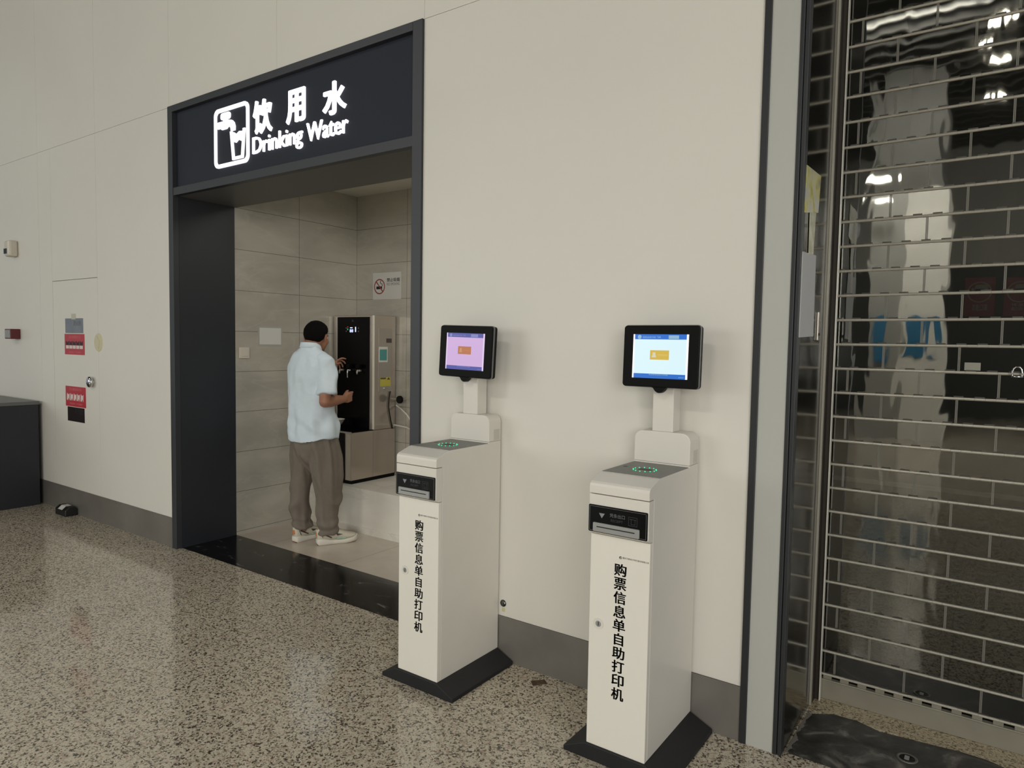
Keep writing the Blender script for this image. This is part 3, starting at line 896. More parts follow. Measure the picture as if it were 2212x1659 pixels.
def kiosk(cx, label, ui, roll):
    t = thing('printer_kiosk', label, 'kiosk', (cx, 0, 0), 0, 'self-service printer kiosks')
    K = lambda mb, name, m, par=t, **kw: mb.build(name, m, par, **kw)
    hw = 0.118
    # base: a prism with sloping sides
    K(MB().prism([(-0.213, 0.0), (0.213, 0.0), (0.213, 0.018), (hw + 0.006, 0.0595), (-hw - 0.006, 0.0595), (-0.213, 0.018)], 'y', -0.466, -0.012), 'base', M['rubber'], bevel=0.003)
    prof = [(-0.434, 0.06), (-0.434, 1.0125), (-0.4765, 1.0125), (-0.4765, 1.040), (-0.474, 1.049), (-0.466, 1.0555), (-0.452, 1.060), (-0.400, 1.0765), (-0.388, 1.079), (-0.1055, 1.079), (-0.1055, 1.085), (-0.010, 1.085), (-0.010, 0.06)]
    K(MB().prism(prof, 'x', -hw, hw), 'cabinet', M['white_metal'], bevel=0.0015)
    dr = K(MB().box(-hw, hw, -0.458, -0.4355, 0.06, 0.8585), 'door', M['white_door'], bevel=0.002)
    hd = K(MB().prism([(-0.4355, 0.8605), (-0.458, 0.8605), (-0.4765, 0.872), (-0.4765, 1.0095), (-0.4355, 1.0095)], 'x', -hw, hw), 'print_head_cover', M['white_metal'], bevel=0.002)
    # lock with its raised ring
    lk = MB()
    lk.ring((-hw + 0.040, 0.5245), 0.0115, 0.0205, -0.4605, -0.457, 28)
    K(lk, 'lock_ring', M['white_metal'], dr)
    K(MB().cyl((-hw + 0.040, -0.4595, 0.5245), 0.0115, 0.003, 'y', 24), 'lock', M['silver'], dr)
    K(MB().box(-hw + 0.0385, -hw + 0.0415, -0.4600, -0.4590, 0.517, 0.532), 'keyhole', M['black_print'], dr)
    # vertical lettering
    tb = MB()
    for i, ch in enumerate('购票信息单自助打印机'):
        z1 = 0.7655 - i * 0.0512
        hgt = 0.0455
        x0, x1 = -hw + 0.098, -hw + 0.148
        if ch == '自':
            x0, x1 = x0 + 0.006, x1 - 0.006
        for dx in (-0.0009, 0.0009):
            text_mb(tb, ch, x0 + 0.001 + dx, x1 - 0.001 + dx, z1 - hgt, z1, -0.458, 0.0006, 0.011)
    K(tb, 'title_lettering', M['black_print'], dr)
    sm = MB()
    text_mb(sm, '重庆万航电子科技股份有限公司', -hw + 0.131, hw - 0.004, 0.786, 0.7925, -0.458, 0.0005, 0.008)
    K(sm, 'maker_lettering', M['grey_print'], dr)
    lgm = MB()
    lgm.prism([(-hw + 0.118, 0.784), (-hw + 0.121, 0.7855), (-hw + 0.124, 0.792), (-hw + 0.118, 0.791)], 'y', -0.4585, -0.458)
    lgm.ring((-hw + 0.123, 0.788), 0.0028, 0.0052, -0.4585, -0.458, 18)
    K(lgm, 'maker_emblem', M['grey_print'], dr)
    # receipt plate
    pt = K(MB().prism(rrect(-hw + 0.0005, hw - 0.0035, 0.8715, 0.971, 0.004, 4), 'y', -0.480, -0.4755), 'receipt_plate', M['black_gloss'], bevel=0.0008)
    K(MB().frame(-hw + 0.005, hw - 0.008, 0.876, 0.9665, 0.0012, -0.4806, -0.4799), 'plate_outline', M['rim_grey'], pt)
    sl = K(MB().prism(rrect(-hw + 0.022, hw - 0.031, 0.8755, 0.9085, 0.004, 4), 'y', -0.4875, -0.4795), 'receipt_slot', M['silver'], pt, bevel=0.0015)
    K(MB().box(-hw + 0.038, hw - 0.048, -0.4882, -0.4870, 0.8925, 0.8962), 'slot_opening', M['black_print'], sl)
    K(MB().prism([(-hw + 0.043, 0.9435), (-hw + 0.066, 0.9435), (-hw + 0.0545, 0.9255)], 'y', -0.4806, -0.4799), 'arrow', M['mid_print'], pt)
    K(text_mb(MB(), '凭条出口', -hw + 0.086, -hw + 0.146, 0.9345, 0.949, -0.4799, 0.0006, 0.004), 'receipt_lettering', M['dim_print'], pt)
    K(text_mb(MB(), 'RECEIPT', -hw + 0.091, -hw + 0.138, 0.919, 0.928, -0.4799, 0.0006, 0.0), 'english_lettering', M['faint_print'], pt)
    ii = MB().frame(-hw + 0.160, -hw + 0.194, 0.9155, 0.9475, 0.0013, -0.4806, -0.4799)
    ii.frame(-hw + 0.170, -hw + 0.186, 0.921, 0.939, 0.0013, -0.4806, -0.4799)
    ii.box(-hw + 0.165, -hw + 0.189, -0.4806, -0.4799, 0.938, 0.9405)
    K(ii, 'receipt_symbol', M['faint_print'], pt)
    # scanner plate on top
    sp = K(MB().box(-hw + 0.003, hw - 0.003, -0.387, -0.107, 1.079, 1.0805), 'scanner_plate', M['grey_plate'])
    K(MB().box(-0.022, 0.030, -0.277, -0.244, 1.0805, 1.0811), 'scanner_window', M['black_print'], sp)
    K(MB().box(-0.095, -0.080, -0.255, -0.235, 1.0805, 1.0809), 'scanner_mark', M['faint_print'], sp)
    for i in range(14):
        a = 2 * PI * (i + 0.5) / 14
        K(MB().cyl((0.0025 + 0.044 * math.cos(a), -0.266 + 0.044 * math.sin(a), 1.0805), 0.0024, 0.0022, 'z', 10), 'led', M['led'], sp)
    # upright, post, monitor
    K(MB().prism(rrect(-hw, hw, 1.0855, 1.211, 0.034, 8, (0, 0, 1, 1)), 'y', -0.1055, -0.010), 'upright', M['white_metal'], bevel=0.003)
    K(MB().box(hw - 0.0004, hw + 0.0008, -0.068, -0.022, 1.09, 1.142), 'side_vent', mat('side_vent_grey', '#c6c2b8', 0.5))
    K(MB().box(-0.044, 0.044, -0.103, -0.030, 1.211, 1.50), 'post', M['white_metal'], bevel=0.003)
    rot = Matrix.Translation((0, -0.12, 1.51)) @ Matrix.Rotation(roll, 4, 'Y') @ Matrix.Rotation(math.radians(-2), 4, 'X')
    Mo = lambda mb, name, m, par, **kw: K(mb.xf(rot), name, m, par, **kw)
    mn = Mo(MB().prism(rrect(-0.157, 0.157, -0.121, 0.121, 0.012), 'y', -0.028, 0.012), 'monitor', M['black_plastic'], t, bevel=0.003)
    Mo(MB().prism(rrect(-0.159, 0.159, -0.123, 0.124, 0.014), 'y', -0.018, -0.008), 'rim', M['rim_grey'], mn, bevel=0.002)
    Mo(MB().box(-0.05, 0.05, 0.012, 0.05, -0.05, 0.05), 'bracket', M['rim_grey'], mn)
    Mo(MB().prism([(-0.040, -0.119), (-0.026, -0.124), (-0.017, -0.136), (-0.008, -0.142), (0.0, -0.1435), (0.008, -0.142), (0.017, -0.136), (0.026, -0.124), (0.04, -0.119)], 'y', -0.024, 0.0), 'lower_tab', M['black_plastic'], mn)
    yf = -0.0284
    sc = Mo(MB().box(-0.115, 0.115, yf - 0.0006, yf + 0.001, -0.0865, 0.0865), 'screen', ui['edge'], mn)
    Mo(MB().box(-0.108, 0.107, yf - 0.0010, yf - 0.0006, -0.0865, 0.0865), 'page', ui['bg'], sc)
    e = yf - 0.0010
    Mo(MB().box(-0.108, 0.107, e - 0.0004, e, 0.0665, 0.0865), 'page_header', ui['bar'], sc)
    Mo(MB().box(-0.108, 0.107, e - 0.0004, e, -0.0865, -0.0685), 'page_footer', ui['bar'], sc)
    e2 = e - 0.0004
    tb = MB()
    text_mb(tb, '购票信息单打印机', -0.074, -0.019, 0.0705, 0.0785, e2, 0.0003)
    text_mb(tb, 'TVM', -0.014, 0.001, 0.0705, 0.0785, e2, 0.0003)
    tb.cyl((-0.088, e2 - 0.0003, 0.0757), 0.008, 0.0003, 'y', 20)
    tb.box(0.034, 0.076, e2 - 0.0003, e2, 0.0690, 0.0825)
    text_mb(tb, '欢迎使用自助打印终端', -0.043, 0.036, -0.0745, -0.0695, e2, 0.0003)
    text_mb(tb, '2024', 0.080, 0.101, -0.0815, -0.0775, e2, 0.0003)
    Mo(tb, 'page_lettering', ui['txt'], sc)
    bn_ = Mo(MB().box(-0.041, 0.038, e - 0.0004, e, -0.013, 0.024), 'button', ui['btn'], sc)
    Mo(MB().box(-0.030, -0.018, e2 - 0.0003, e2, 0.002, 0.0155).box(-0.033, -0.0155, e2 - 0.0003, e2, -0.004, 0.003), 'button_icon', ui['ico'], sc)
    Mo(text_mb(MB(), '打印购票信息单', -0.010, 0.033, 0.0015, 0.0095, e2, 0.0003), 'button_lettering', ui['bt'], sc)
    return t


kiosk(-2.0705, 'white printer kiosk beside the doorway, its screen glowing lilac', UI[1], math.radians(1.3))
kiosk(-1.0885, 'white printer kiosk nearer the shutter, its screen glowing white and blue', UI[0], 0.0)

# small things low on the wall and floor
tag(MB().lathe((0, 0, 0), [(0.0175, 0), (0.0175, 0.002), (0.014, 0.006), (0.005, 0.009)], 24).xf(Matrix.Translation((-1.929, 0, 0.284)) @ Matrix.Rotation(PI / 2, 4, 'X')).build('wall_stud', mat('dark_chrome', '#6a6a6a', 0.1, 1.0), origin=(-1.929, 0, 0.284), smooth=True),
    'round chrome stud low on the wall beside the left kiosk', 'stud')
tag(MB().box(-1.936, -1.918, -0.0012, -0.0002, 0.243, 0.262).build('glue_spot', M['stain'], origin=(-1.927, 0, 0.252), bevel=0.004), 'yellow glue spot under the chrome stud', 'spot')
fh = MB().prism([(-1.70, -0.095), (-1.665, -0.125), (-1.622, -0.07), (-1.655, -0.045)], 'z', 0.0002, 0.0016)
tag(fh.build('floor_patch', M['dirt'], origin=(-1.66, -0.085, 0)), 'brown square patch in the granite between the two kiosks', 'patch')

# ------------------------------------------------------------------ roller shutter
SY = 0.573
sh = thing('roller_shutter', 'clear-pane roller shutter with aluminium rods closing the shop', 'shutter', (0.6, SY, 0))
sx0, sx1 = -0.598, 1.9
for r in range(36):
    z0 = 0.1085 + 0.1045 * r
    pn = MB()
    off = (0.133 if r % 2 else 0.0) - 0.534
    x = off - 0.267
    cuts = []
    while x < sx1:
        cuts.append(x)
        x += 0.267
    lk = MB()
    edges = sorted(set([sx0] + [c for c in cuts if sx0 < c < sx1] + [sx1]))
    pn.box(sx0 + 0.002, sx1, SY - 0.0015, SY + 0.0015, z0 + 0.003, z0 + 0.1015)
    sub(pn, 'pane_row', M['pane'], sh)
    # rod: knuckle segments parted by narrow grooves
    prof_, x = [], sx0
    while x < sx1 - 0.001:
        x2 = min(x + 0.0348, sx1)
        prof_ += [(x, 0.0047), (x + 0.0006, 0.0058), (x2 - 0.0006, 0.0058), (x2, 0.0047)]
        x = x2
    rd = MB().rings([[(px_, SY - 0.002 + pr_ * math.cos(2 * PI * i / 10), z0 + pr_ * math.sin(2 * PI * i / 10)) for i in range(10)] for px_, pr_ in prof_])
    ro = sub(rd, 'rod', M['alu'], sh)
    # upright joints between the panes, one comb per row
    comb = [(sx0, z0)]
    comb.append((sx0, z0 + 0.003))
    for c in edges[1:-1]:
        for (u0, u1) in ((-0.0042, -0.0006), (0.0006, 0.0042)):
            if sx0 < c + u0 and c + u1 < sx1:
                comb += [(c + u0, z0 + 0.003), (c + u0, z0 + 0.1005), (c + u1, z0 + 0.1005), (c + u1, z0 + 0.003)]
    comb += [(sx1, z0 + 0.003), (sx1, z0)]
    lk.prism(comb, 'y', SY - 0.003, SY + 0.003)
    lk.build('pane_links', M['alu_link'], ro)
    # every second knuckle stands proud over the rod
    comb = [(sx0, z0), (sx0, z0 + 0.004)]
    x = sx0 + (0.001 if r % 2 else 0.0348)
    while x < sx1 - 0.035:
        comb += [(x, z0 + 0.004), (x, z0 + 0.0105), (x + 0.0335, z0 + 0.0105), (x + 0.0335, z0 + 0.004)]
        x += 0.0696
    comb += [(sx1, z0 + 0.004), (sx1, z0)]
    MB().prism(comb, 'y', SY - 0.0035, SY + 0.0032).build('knuckles', M['alu_dark'], ro)
sub(MB().box(sx0 + 0.004, sx1, SY - 0.012, SY + 0.012, 0.0006, 0.088).box(sx0 + 0.004, sx1, SY - 0.015, SY + 0.012, 0.083, 0.090), 'bottom_rail', M['alu_rail'], sh, bevel=0.002)
x = sx0 + 0.02
while x < sx1:
    sub(MB().box(x, x + 0.034, SY - 0.006, SY + 0.004, 0.090, 0.1045), 'hinge_knuckle', M['alu_rail'], sh)
    x += 0.069
pk = thing('lock_shackle', 'bright steel lock shackle standing on a shutter rod at the right edge', 'lock', (0.0545, SY - 0.02, 1.49))
shp = MB().tube([(0.0395, SY - 0.02, 1.458), (0.0395, SY - 0.02, 1.476), (0.0425, SY - 0.02, 1.488), (0.049, SY - 0.02, 1.4945), (0.056, SY - 0.02, 1.4955), (0.063, SY - 0.02, 1.4925), (0.068, SY - 0.02, 1.485), (0.0695, SY - 0.02, 1.474), (0.0695, SY - 0.02, 1.458)], 0.0032, 10)
sub(shp, 'shackle', M['chrome'], pk, smooth=True)
sub(MB().cyl((0.036, SY - 0.02, 1.458), 0.0045, 0.037, 'x', 10), 'locking_bar', M['chrome'], pk, smooth=True)
tag(MB().box(-0.115, -0.062, SY - 0.0035, SY - 0.0016, 1.4765, 1.507).build('paper_label', mat('label_dim', '#8d8c80', 0.6), origin=(-0.09, SY, 1.49)), 'small blank label stuck on a shutter pane left of the lock shackle', 'label')
# stickers on the glass door inside


def sticker(x0, x1, z0, z1, label, rows, y=0.95):
    s = flat('red_sticker', label, 'sticker', x0, x1, z0, z1, M['sticker_red'], y, 0.002, 'red stickers inside the shop')
    w_ = 0.112
    cx, cz = x0 + w_ * 0.48, z0 + (z1 - z0) * 0.62
    mb = MB().ring((cx, cz), 0.040, 0.045, y - 0.0028, y - 0.002)
    mb.prism(rrect(cx - 0.018, cx + 0.030, cz - 0.005, cz + 0.032, 0.012), 'y', y - 0.0026, y - 0.002)
    mb.prism(rrect(cx - 0.030, cx - 0.020, cz - 0.006, cz + 0.018, 0.004), 'y', y - 0.0026, y - 0.002)
    sub(mb, 'mask_symbol', M['sticker_pale'], s)
    sub(MB().box(cx - 0.016, cx + 0.016, y - 0.0034, y - 0.0026, cz - 0.008, cz + 0.014), 'symbol_window', M['shop_dark'], s)
    tb = MB()
    hh = 0.034 / len(rows)
    for i, rtx in enumerate(rows):
        text_mb(tb, rtx, x0 + 0.027, min(x1 - 0.02, x0 + 0.085) if len(rows) == 1 else x1 - 0.012, z0 + 0.022 + (len(rows) - 1 - i) * hh, z0 + 0.022 + (len(rows) - 0.15 - i) * hh, y - 0.002, 0.0004, 0.01)
    sub(tb, 'lettering', M['sticker_pale'], s)


sticker(-0.142, -0.032, 1.706, 1.872, 'red square sticker with a pale ring, left of two behind the shutter', ['请戴口罩'])
sticker(0.0, 0.125, 1.706, 1.868, 'red square sticker with two rows of characters, right of two behind the shutter', ['体温检测', '配合登记'])

# guide rail and the papers stuck to the steel return
gd = thing('shutter_guide', 'vertical aluminium guide rail at the left end of the shutter', 'rail', (-0.6, 0.5, 0))
sub(MB().box(-0.6115, -0.604, 0.462, 0.478, 0.0, H), 'front_flange', M['alu'], gd)
sub(MB().box(-0.6115, -0.604, 0.478, 0.60, 0.001, H).box(-0.604, -0.585, 0.535, 0.55, 0.001, H).box(-0.604, -0.583, 0.595, 0.60, 0.001, H), 'channel', M['groove'], gd)
sub(MB().box(-0.585, -0.5815, 0.525, 0.552, 0.001, H), 'lip', M['alu_lip'], gd)


def quad(name, label, cat, pts, m, x=-0.612, t=0.002, **kw):
    mb = MB().prism(pts, 'x', x + 0.0001, x + t)
    c = (x, sum(p[0] for p in pts) / len(pts), sum(p[1] for p in pts) / len(pts))
    return tag(mb.build(name, m, origin=c), label, cat)


p1 = quad('poster', 'yellow printed poster highest on the steel return beside the shutter', 'poster', [(0.024, 2.222), (0.262, 2.23), (0.238, 2.084), (0.015, 2.049)], M['poster_y'])
quad('plastic_strip', 'narrow yellowish strip hanging between the poster and the white sheet', 'strip', [(0.09, 2.061), (0.19, 2.075), (0.175, 1.915), (0.095, 1.905)], mat('strip_yellow', '#b7b596', 0.25, var=0.25, vscale=18), -0.6098, 0.0015)
quad('paper_sheet', 'white paper sheet below the strip on the steel return', 'paper', [(0.008, 1.906), (0.225, 1.916), (0.235, 1.60), (0.005, 1.592)], mat('return_paper', '#c3c4c4', 0.6), -0.612, 0.003)
hl = thing('lock_box', 'thin steel lock plate on the return beside the white sheet', 'lock', (-0.612, 0.31, 1.64))
sub(MB().box(-0.612, -0.606, 0.30, 0.325, 1.585, 1.70), 'plate', M['steel_frame'], hl, bevel=0.002)
sub(MB().cyl((-0.607, 0.312, 1.61), 0.007, 0.006, 'x', 12), 'keyway', M['chrome'], hl)
fs_ = thing('floor_socket', 'round steel bolt socket sunk in the black stone strip', 'socket', (-0.219, 0.268, 0))
sub(MB().lathe((-0.219, 0.268, 0), [(0.027, 0.001), (0.036, 0.001), (0.037, 0.002), (0.034, 0.004), (0.028, 0.004), (0.0265, 0.0015)], 32), 'ring', mat('socket_rim', '#78756c', 0.4, 0.6), fs_, smooth=True)
sub(MB().cyl((-0.219, 0.268, 0.0012), 0.027, 0.0008, 'z', 28), 'hole', M['black_gloss'], fs_)
sub(MB().box(-0.228, -0.212, 0.255, 0.285, 0.002, 0.0032), 'latch', M['silver'], fs_)

# ------------------------------------------------------------------ the man at the dispenser
M['skin'] = mat('skin', '#9c6c55', 0.5, var=0.06, vscale=25)
M['hair'] = mat('black_hair', '#0a0807', 0.85, spec=0.12, bump=0.5, bscale=220)
M['shirt'] = mat('pale_blue_shirt', '#d2dfe7', 0.75, var=0.02, vscale=40)
M['trousers'] = mat('grey_brown_trousers', '#736a5f', 0.8, var=0.04, vscale=30)
M['shoe'] = mat('cream_shoe_mesh', '#c9c2b0', 0.7, bump=0.25, bscale=220)
M['shoe_sole'] = mat('white_shoe_sole', '#d8d3c6', 0.55)
M['shoe_dark'] = mat('dark_shoe_print', '#3c3a36', 0.6)
M['shoe_mint'] = mat('mint_shoe_print', '#9cc0ad', 0.6)
M['shoe_orange'] = mat('orange_heel_tab', '#c9793f', 0.6)
M['shoe_tread'] = mat('brown_tread', '#6e4a33', 0.7)
M['sock'] = mat('black_sock', '#1a1919', 0.8)
M['eye'] = mat('eye_white', '#d9d3cb', 0.3)
M['brow'] = mat('dark_brow', '#17120f', 0.7)

PX, PY = -4.257, 0.71
man = thing('person', 'man in a pale blue shirt and grey-brown trousers standing at the water dispenser, back turned', 'person', (PX, PY, 0))


def meshed(mb, name, m, parent, voxel, smooth=4, fold=None, factor=0.5):
    """fuse overlapping pieces into one continuous smooth surface"""
    me = bpy.data.meshes.new(name)
    me.from_pydata(mb.v, [], mb.f)
    bm = bmesh.new()
    bm.from_mesh(me)
    bmesh.ops.recalc_face_normals(bm, faces=bm.faces)
    bm.to_mesh(me)
    bm.free()
    tmp = bpy.data.objects.new(name, me)
    COL.objects.link(tmp)
    md = tmp.modifiers.new('r', 'REMESH')
    md.mode = 'VOXEL'
    md.voxel_size = voxel
    md.use_smooth_shade = True
    if smooth:
        s = tmp.modifiers.new('s', 'SMOOTH')
        s.iterations = smooth
        s.factor = factor
    dg = bpy.context.evaluated_depsgraph_get()
    dg.update()
    out = bpy.data.meshes.new_from_object(tmp.evaluated_get(dg))
    bpy.data.objects.remove(tmp, do_unlink=True)
    if fold:
        nr = [v.normal.copy() for v in out.vertices]
        for v, n_ in zip(out.vertices, nr):
            v.co += n_ * fold(v.co)
    for p in out.polygons:
        p.use_smooth = True
    out.materials.clear()
    out.materials.append(m)
    out.name = name
    o = bpy.data.objects.new(name, out)
    COL.objects.link(o)
    o.parent = parent
    return o


V = Vector
SH_R, EL_R, WR_R = V((0.178, -0.005, 1.385)), V((0.226, -0.066, 1.103)), V((0.156, 0.178, 1.108))
SH_L, EL_L, WR_L = V((-0.172, 0.0, 1.385)), V((-0.250, 0.110, 1.180)), V((-0.175, 0.300, 1.325))


def hand(mb, wrist, d, up, curl_dir, curls, thumb, scale=1.0):
    """palm, four curled fingers of unequal length and a thumb from the side of the palm"""
    d, up, cd = d.normalized(), up.normalized(), curl_dir.normalized()
    P = lambda a, b, c: wrist + (d * a + up * b + cd * c) * scale
    # palm: overlapping tubes
    for b in (-0.026, -0.009, 0.009, 0.026):
        mb.tube([P(0.0, b * 0.55, 0), P(0.045, b, 0.002), P(0.088, b * 1.05, 0.004)], [0.0165 * scale, 0.0155 * scale, 0.0115 * scale], 10)
    mb.tube([P(0.012, 0.022, 0.006), P(0.05, 0.034, 0.012)], [0.016 * scale, 0.013 * scale], 10)
    lens = [(0.040, 0.025, 0.020), (0.045, 0.028, 0.021), (0.042, 0.026, 0.020), (0.033, 0.020, 0.018)]
    for k_, (b, ln) in enumerate(zip((0.029, 0.010, -0.010, -0.029), lens)):
        p = P(0.088, b, 0.004)
        ang = 0.0
        pts = [p - d * 0.012 * scale, p]
        for L_, c_ in zip(ln, curls[k_]):
            ang += math.radians(c_)
            p = p + (d * math.cos(ang) + cd * math.sin(ang)) * L_ * scale
            pts.append(p)
        mb.tube(pts, [0.0095 * scale, 0.0092 * scale, 0.0086 * scale, 0.0080 * scale, 0.0068 * scale], 10)
    p = P(0.028, 0.034, 0.010)
    pts = [P(0.012, 0.022, 0.006), p]
    for (a, b, c) in thumb:
        p = p + (d * a + up * b + cd * c) * scale
        pts.append(p)
    mb.tube(pts, [0.0135 * scale, 0.0125 * scale, 0.0105 * scale, 0.0085 * scale], 10)


body = MB()
HROT = Matrix.Translation((0.0, 0.035, 1.55)) @ Matrix.Rotation(math.radians(20), 4, 'Z') @ Matrix.Rotation(math.radians(-7), 4, 'X') @ Matrix.Translation((0.0, -0.040, -1.553))
hd_ = MB()
# head: skull, face, jaw, nose, ears, neck
hd_.ball((0, 0.045, 1.605), (0.076, 0.096, 0.092), 32, 20)
hd_.ball((0, 0.083, 1.545), (0.060, 0.066, 0.074), 28, 18)
hd_.ball((0, 0.108, 1.495), (0.034, 0.036, 0.026), 20, 12)
hd_.ball((0.042, 0.105, 1.555), (0.026, 0.03, 0.024), 16, 10)
hd_.ball((-0.042, 0.105, 1.555), (0.026, 0.03, 0.024), 16, 10)
hd_.ball((0, 0.132, 1.598), (0.045, 0.016, 0.012), 16, 10)
hd_.tube([(0, 0.142, 1.592), (0, 0.156, 1.568), (0, 0.160, 1.553)], [0.008, 0.011, 0.014], 12)
hd_.ball((0.012, 0.150, 1.550), (0.010, 0.010, 0.008), 12, 8)
hd_.ball((-0.012, 0.150, 1.550), (0.010, 0.010, 0.008), 12, 8)
hd_.ball((0, 0.141, 1.524), (0.022, 0.012, 0.006), 14, 8)
hd_.ball((0, 0.139, 1.514), (0.019, 0.012, 0.007), 14, 8)
for s in (-1, 1):
    hd_.ball((s * 0.083, 0.040, 1.572), (0.0085, 0.017, 0.030), 16, 12)
    hd_.tube([(s * 0.084, 0.030, 1.548), (s * 0.090, 0.022, 1.565), (s * 0.091, 0.022, 1.588), (s * 0.087, 0.034, 1.602), (s * 0.080, 0.046, 1.600)], 0.0055, 8)
hd_.xf(HROT)
body.add(hd_.v, hd_.f)
body.tube([(0, -0.032, 1.43), (0, -0.012, 1.50), (0, 0.025, 1.56)], [0.066, 0.058, 0.060], 24)
body.tube([(0, 0.0, 1.44), (0, 0.03, 1.50)], [0.05, 0.045], 20)
# trunk under the clothes
body.loft([(0, 0.01, 0.80, 0.155, 0.115), (0, 0.01, 0.95, 0.15, 0.11), (0, 0.0, 1.08, 0.145, 0.105), (0, -0.005, 1.22, 0.155, 0.105), (0, -0.01, 1.34, 0.16, 0.095), (0, -0.015, 1.42, 0.12, 0.07), (0, -0.02, 1.46, 0.07, 0.06)], 32)
# arms
body.tube([(0.12, -0.01, 1.39), SH_R], [0.055, 0.054], 16)
body.tube([SH_R, SH_R.lerp(EL_R, 0.45), EL_R], [0.052, 0.047, 0.041], 18)
body.tube([EL_R, EL_R.lerp(WR_R, 0.28), EL_R.lerp(WR_R, 0.65), WR_R], [0.042, 0.045, 0.037, 0.028], 18)
body.tube([(-0.12, -0.01, 1.39), SH_L], [0.055, 0.052], 16)
body.tube([SH_L, SH_L.lerp(EL_L, 0.45), EL_L], [0.052, 0.047, 0.040], 18)
body.tube([EL_L, EL_L.lerp(WR_L, 0.28), EL_L.lerp(WR_L, 0.65), WR_L], [0.041, 0.043, 0.035, 0.027], 18)
# hands: the right one closed round nothing, thumb over the fingers; the left one pointing at the panel
hand(body, WR_R, V((-0.16, 0.96, 0.14)), V((0.10, -0.10, 1)), V((-1, -0.10, -0.10)), [(22, 48, 34), (32, 56, 38), (40, 60, 40), (46, 62, 40)], [(0.028, 0.012, 0.012), (0.026, 0.004, 0.012), (0.020, -0.004, 0.012)])
hand(body, WR_L, V((0.20, 0.70, 0.62)), V((0.75, -0.3, 0.45)), V((0.25, 0.35, -0.9)), [(12, 22, 16), (22, 34, 22), (32, 42, 28), (40, 48, 30)], [(0.028, 0.010, 0.010), (0.026, 0.002, 0.012), (0.020, -0.004, 0.010)])
# legs under the trousers
body.tube([(-0.09, 0.01, 0.84), (-0.1, 0.0, 0.62), (-0.105, -0.01, 0.44), (-0.105, -0.015, 0.28), (-0.105, -0.01, 0.09)], [0.085, 0.072, 0.054, 0.052, 0.036], 16)
body.tube([(0.09, 0.02, 0.84), (0.105, 0.045, 0.62), (0.105, 0.055, 0.44), (0.11, 0.05, 0.28), (0.115, 0.045, 0.09)], [0.085, 0.072, 0.054, 0.052, 0.036], 16)
bo = meshed(body, 'body', M['skin'], man, 0.0045, 5)
for s in (-1, 1):
    MB().ball((s * 0.031, 0.1375, 1.586), (0.012, 0.008, 0.0075), 14, 8).xf(HROT).build('eye', M['eye'], man, smooth=True)
    MB().tube([(s * 0.015, 0.1445, 1.604), (s * 0.034, 0.1425, 1.608), (s * 0.05, 0.130, 1.603)], [0.003, 0.004, 0.002], 8).xf(HROT).build('eyebrow', M['brow'], man, smooth=True)

# hair: a close cap, low at the nape, high on the brow
hr = []
rows, seg = 22, 72
inner, outer = [], []
for a in range(rows + 1):
    ri, ro_ = [], []
    for i in range(seg):
        t = 2 * PI * i / seg                       # 0 = right, pi/2 = front
        fr_ = math.sin(t)
        if fr_ > 0:
            mxa = math.radians(99 - 44 * fr_ ** 0.8) + 0.05 * noise.noise(V((6 * t, 1, 0)))
        else:
            mxa = math.radians(100 + 50 * min(1, -fr_ * 1.4) ** 0.7) + 0.05 * noise.noise(V((6 * t, 2, 0)))
        ph = mxa * max(a, 0.02) / rows
        ed = 1.0 - 0.75 * (a / rows) ** 6
        for lst, ex in ((ri, -0.004), (ro_, 0.0140 * ed + 0.0022 * noise.noise(V((5 * math.cos(t), 5 * math.sin(t), 6 * ph))) + 0.0014 * noise.noise(V((16 * math.cos(t), 16 * math.sin(t), 16 * ph))))):
            lst.append((math.cos(t) * (0.0765 + ex) * math.sin(ph), 0.043 + fr_ * (0.0975 + ex) * math.sin(ph), 1.606 + (0.088 + ex * 0.95) * math.cos(ph)))
    inner.append(ri)
    outer.append(ro_)
hm = MB()
hm.rings(outer + list(reversed(inner)))
hm.xf(HROT).build('hair', M['hair'], man, smooth=True)


# shirt ---------------------------------------------------------------
def hemz(t):
    # curved tail: low at the back and front, higher at the sides
    return 0.832 - 0.045 * abs(math.sin(t)) ** 1.3


def ridge(u, k_=2.2):
    """sharp-crested wave: narrow folds between flat stretches"""
    return (0.5 + 0.5 * math.sin(u)) ** k_


def shirt_fold(co):
    x, y, z = co
    nz_ = noise.noise(V((x * 4 + 1, y * 4, z * 3)))
    f = 0.0
    low = max(0.0, min(1.0, (1.24 - z) * 3.2))
    # drags that run from the left flank down towards the right hip
    f += 0.0085 * ridge(30 * (z * 0.85 + x * 0.62 - y * 0.25) + 3.2 * nz_, 3.0) * low
    f += 0.0060 * ridge(24 * (z * 0.5 - x * 0.9 + y * 0.5) + 3.5 * nz_ + 1.0, 3.0) * low
    # blousing at the waist and soft creases between the shoulder blades
    f += 0.011 * noise.noise(V((x * 6 + 3, y * 6, z * 5))) * max(0.3, low)
    f += 0.006 * noise.noise(V((x * 14, y * 14 + 5, z * 9)))
    f += 0.0050 * ridge(40 * x * (1 + 0.4 * nz_) + 6 * z, 2.0) * max(0, min(1, (z - 1.22) * 6)) * max(0, min(1, (1.42 - z) * 8))
    f += 0.007 * math.sin(8 * math.atan2(y, x) + 3 * nz_) * max(0, min(1, (0.99 - z) * 5))
    return 2.0 * f * max(0.12, min(1, (z - 0.785) * 8)) - 0.002


